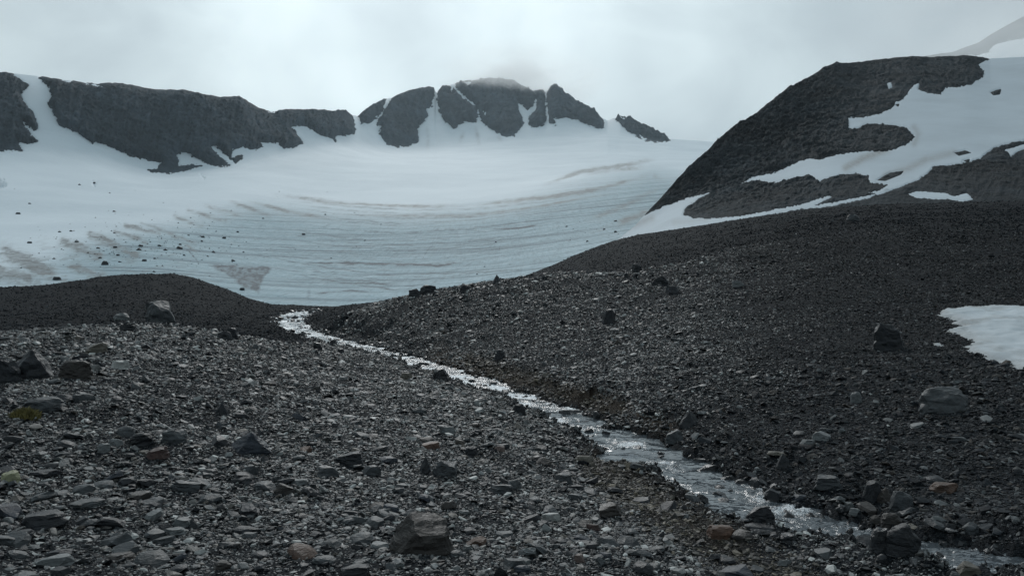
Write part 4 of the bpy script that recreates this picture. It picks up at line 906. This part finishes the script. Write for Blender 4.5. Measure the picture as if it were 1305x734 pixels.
gn_instances('stream_stones', np.where(rest_w)[0], 'dark wet stones standing in the stream', M_WET)
rest &= ~wet
gn_instances('scree', np.where(rest & near & bank)[0], 'brown and olive stained gravel along the banks of the stream', M_BANK); near_all = near.copy(); near &= ~bank
gn_instances('scree', np.where(rest & near & ~right)[0], 'loose slate stones and gravel covering the near ground and the middle slope', M_STONE)
gn_instances('scree', np.where(rest & near & right)[0], 'loose shade-darkened stones and gravel covering the right-hand slope', M_RIGHT_SHADED)
gn_instances('scree', np.where(rest & ~near_all)[0], 'dark fine rubble covering the hump and the far slopes below the glacier', M_FAR)
# the ones that show largest, each a thing of its own
tone_of = RNG.choice(['dark', 'dark', 'grey', 'grey', 'grey', 'blue', 'pale', 'brown', 'grey', 'rust'], len(single), p=[.17, .16, .14, .14, .13, .08, .07, .06, .03, .02])
WORD = {'dark': 'dark', 'grey': 'grey', 'blue': 'blue-grey', 'pale': 'pale', 'brown': 'brownish', 'rust': 'rusty', 'wet': 'wet black'}
SHW = {'slab': 'flat', 'block': 'blocky', 'wedge': 'wedge-shaped', 'dome': 'rounded'}
seen = {}
ORD = ['', 'next ', 'third ', 'fourth ', 'fifth ', 'sixth ', 'seventh ', 'eighth ', 'ninth ', 'tenth ']
todo = []
for k, i in enumerate(single):
    tone = 'wet' if psd[i] < 1.05 else tone_of[k]
    shape = ['slab', 'block', 'wedge', 'slab', 'dome'][int(RNG.integers(0, 5))]
    me = rock_mesh('stone', 3000 + k, s[i] * 1.05, s[i] * asp[i], s[i] * max(flat[i], .3), 2, TONES[tone], shape, 9)
    o = link('stone', me); o.location = (pts[i, 0], pts[i, 1], pz[i] - s[i] * flat[i] * .22)
    o.rotation_euler = (rotx[i] * .7, roty[i] * .7, yaw[i])
    dd = [(math.hypot(u - pu[i], (v - pv[i]) * 1.6), u, v, ref) for u, v, ref in landmarks]; dm, lu, lv, ref = min(dd)
    du, dv = pu[i] - lu, (pv[i] - lv) * 1.6
    far_ = 'close ' if dm < 45 else ('' if dm < 110 else 'well ')
    side = ('right of' if du > 0 else 'left of') if abs(du) > abs(dv) else ('in front of' if dv > 0 else 'behind')
    todo.append((dm, o, f'{WORD[tone]} {SHW[shape]} stone', f'{far_}{side} the {ref}', side, ref))
for dm, o, what, where, side, ref in sorted(todo, key=lambda q: q[0]):
    key = (what, where); c = seen[key] = seen.get(key, 0) + 1
    tag(o, (ORD[min(c - 1, 9)] + what + ' ' + where).strip(), 'stone', 'larger stones lying loose on the scree')

# ------------------------------------------------------------------ rocks lying on the ice
ICE = [(23, 273, 5), (38, 260, 3), (145, 270, 4), (76, 296, 4), (90, 295, 4), (37, 310, 5), (97, 309, 5), (125, 317, 5), (127, 329, 5), (133, 335, 7), (134, 338, 8), (72, 357, 10), (134, 355, 5), (69, 330, 4), (145, 297, 3), (147, 316, 5), (150, 326, 5), (153, 334, 4), (177, 319, 7), (179, 314, 6), (184, 333, 6),
       (197, 330, 4), (203, 314, 5), (210, 319, 6), (229, 317, 8), (230, 312, 4), (257, 308, 4), (259, 303, 5), (272, 322, 6), (265, 327, 3), (286, 304, 6), (303, 296, 4), (387, 299, 5), (310, 322, 4), (297, 333, 5), (309, 370, 8), (234, 326, 4), (240, 300, 3), (275, 295, 3), (335, 279, 3), (415, 274, 3), (196, 347, 4),
       (632, 309, 3), (722, 289, 4), (749, 308, 4), (770, 293, 4), (784, 282, 4), (784, 296, 5), (617, 340, 3), (608, 350, 3), (120, 234, 4), (101, 236, 3)]
rocks4 = [rock_mesh('rock', 7000 + k, 1, .8, .55, 2, TONES['dark'], sh, 9) for k, sh in enumerate(('slab', 'block', 'wedge', 'peak', 'dome'))]
for k, (u, v, w) in enumerate(ICE):
    x, y, z, r = glacier_pt(u, v); o = link('rock', rocks4[k % 5]); sz_ = w * r / F
    o.location = (x, y, z - sz_ * .12); o.scale = (sz_, sz_, sz_ * .9); o.rotation_euler = (0, 0, k * 1.3)
    lab = ('small dark rock lying on the ice beside the right-hand slope' if u > 450 else 'small dark rock on the clean upper snow of the left glacier side' if v < 280 and u < 200 else
           'small dark rock on the snow beside the dirtiest patch at the glacier corner' if u < 75 else 'small dark rock among the grey dirt streaks just above the hump' if u < 160 else
           'small dark rock on the ice between the dirt streaks and the triangular stain' if u < 250 else 'small dark rock on the bare ice around the dark triangular stain')
    tag(o, lab, 'rock', 'rocks on the left of the glacier' if u < 450 else 'rocks on the right of the glacier')

# crumbs of rock too small to pick apart
rg = np.random.default_rng(77); vs, fs = [], []
for k in range(420):
    u, v = (rg.normal(190, 75), rg.normal(316, 18)) if k < 330 else ((rg.normal(760, 45), rg.normal(292, 9)) if k < 360 else (rg.uniform(0, 600), rg.uniform(240, 360)))
    if v > np.interp(u, [0, 200, 350, 450, 600, 750], [368, 345, 384, 384, 358, 300]): continue
    x, y, z, r = glacier_pt(u, v); q = rg.uniform(.5, 1.5) * r / F * rg.uniform(.5, 1.2); i = len(vs)
    vs += [(x - q, y, z), (x + q * rg.uniform(.6, 1), y, z), (x, y + q, z), (x + q * .3 * rg.normal(), y - q * .7, z), (x + q * .2, y + q * .1, z + q * rg.uniform(.5, 1))]
    fs += [(i, i + 3, i + 4), (i + 3, i + 1, i + 4), (i + 1, i + 2, i + 4), (i + 2, i, i + 4)]
me = bpy.data.meshes.new('rock_crumbs'); me.from_pydata(vs, [], fs); me.materials.append(TONES['dark'])
tag(link('rock_crumbs', me), 'scattered crumbs of dark rock on the glacier ice', None, None, 'stuff')

# ------------------------------------------------------------------ moss clump
m, t, b = mat_new('yellow_moss'); oi = t.nodes.new('ShaderNodeNewGeometry')
rc = ramp(t, noise(t, oi.outputs['Position'], 22, 3, .6), [(.3, (.05, .048, .018)), (.5, (.13, .115, .035)), (.7, (.20, .17, .055))])
L(t, rc.outputs[0], b.inputs['Base Color']); b.inputs['Roughness'].default_value = .8
x, y, z, r = hit(31, 532); rg = np.random.default_rng(5); vs, fs = [], []
for k in range(900):
    a, q = rg.uniform(0, 6.283), math.sqrt(rg.random()); px, py = math.cos(a) * q * .165, math.sin(a) * q * .11
    h0 = .075 * (1 - q * q) * (0.8 + .4 * rg.random()); l = rg.uniform(.015, .045); w = rg.uniform(.004, .008)
    ya = rg.uniform(0, 6.283); lx, ly = math.cos(ya), math.sin(ya); tx_, ty_ = rg.normal(0, .5, 2) * l
    i = len(vs); vs += [(px - lx * w, py - ly * w, h0 - .03), (px + lx * w, py + ly * w, h0 - .03), (px + lx * w * .7 + tx_ * .6, py + ly * w * .7 + ty_ * .6, h0 + l * .6), (px + tx_, py + ty_, h0 + l)]
    fs += [(i, i + 1, i + 2, i + 3)]
me = bpy.data.meshes.new('moss_clump'); me.from_pydata(vs, [], fs); me.materials.append(m)
o = link('moss_clump', me); o.location = (x, y, float(ground(x, y)[0])); tag(o, 'yellow-green moss clump beside a grey domed slab on the left scree', 'moss')

# ------------------------------------------------------------------ cloud on the summit and over the far ridge
def mist(u, v, r, half_w, half_h, half_d, dens, seed):
    co, fcs = ico(4); n = fbm(co[:, 0] * 1.6 + seed, co[:, 1] * 1.6, co[:, 2] * 1.6, 3, seed)
    me = mesh_np('mist', co * (1 + .25 * n)[:, None], fcs)
    o = link('mist', me); o.location = P(u, v, r); o.scale = (half_w, half_d, half_h); o.rotation_euler = (0, 0, -math.atan((u - CX) / F))
    m = bpy.data.materials.new('mist_vapour'); m.use_nodes = True; t = m.node_tree; t.nodes.clear()
    out = t.nodes.new('ShaderNodeOutputMaterial'); pv = t.nodes.new('ShaderNodeVolumePrincipled'); L(t, pv.outputs[0], out.inputs['Volume'])
    tc = t.nodes.new('ShaderNodeTexCoord'); ln = t.nodes.new('ShaderNodeVectorMath'); ln.operation = 'LENGTH'; L(t, tc.outputs['Object'], ln.inputs[0])
    nz = noise(t, mapping(t, tc.outputs['Object'], (1, 1, .8), (0, 0, 0), (seed, 0, 0)), 2.2, 4, .6, .3)
    f = math_(t, 'SUBTRACT', 1.0, ln.outputs['Value'], clamp=True)
    f = math_(t, 'MULTIPLY', f, math_(t, 'MULTIPLY_ADD', nz, 4.5, -1.6, clamp=True))
    L(t, math_(t, 'MULTIPLY', f, dens), pv.inputs['Density']); pv.inputs['Color'].default_value = (.995, .998, 1, 1); pv.inputs['Anisotropy'].default_value = .4
    me.materials.append(m); tag(o, None, None, None, 'stuff'); return o
tag(mist(662, 109, 2060, 250, 50, 330, .015, 3), 'pale mist wrapping the summit of the central rocky peak')
tag(mist(1300, 30, 1900, 420, 160, 420, .003, 8), 'pale mist drifting across the far ridge above the right-hand mountain')

# ------------------------------------------------------------------ the air of the valley
zs = [min(v.co.z for v in o_.data.vertices) for o_ in bpy.data.objects if o_.name.startswith('ground')]
ztop = max(max((o_.matrix_basis @ v.co).z for v in o_.data.vertices) for o_ in bpy.data.objects if o_.name.split('.')[0] in ('glacier', 'rocky_ridge', 'rocky_peak', 'misty_ridge', 'mountain', 'mist'))
bx = 4100.0; z0, z1 = min(zs) - 1, ztop + 5
me = bpy.data.meshes.new('haze')
me.from_pydata([(sx_ * bx, sy_ * bx, z_) for z_ in (z0, z1) for sx_, sy_ in ((-1, -1), (1, -1), (1, 1), (-1, 1))], [], [(3, 2, 1, 0), (4, 5, 6, 7), (0, 1, 5, 4), (1, 2, 6, 5), (2, 3, 7, 6), (3, 0, 4, 7)])
m = bpy.data.materials.new('valley_air'); m.use_nodes = True; t = m.node_tree; t.nodes.clear()
out = t.nodes.new('ShaderNodeOutputMaterial'); pv = t.nodes.new('ShaderNodeVolumePrincipled'); L(t, pv.outputs[0], out.inputs['Volume'])
pv.inputs['Color'].default_value = (.80, .93, 1, 1); pv.inputs['Density'].default_value = 7.5e-5; pv.inputs['Anisotropy'].default_value = .2
me.materials.append(m); tag(link('haze', me), 'thin pale mountain air between the camera and the ridges', None, None, 'stuff')
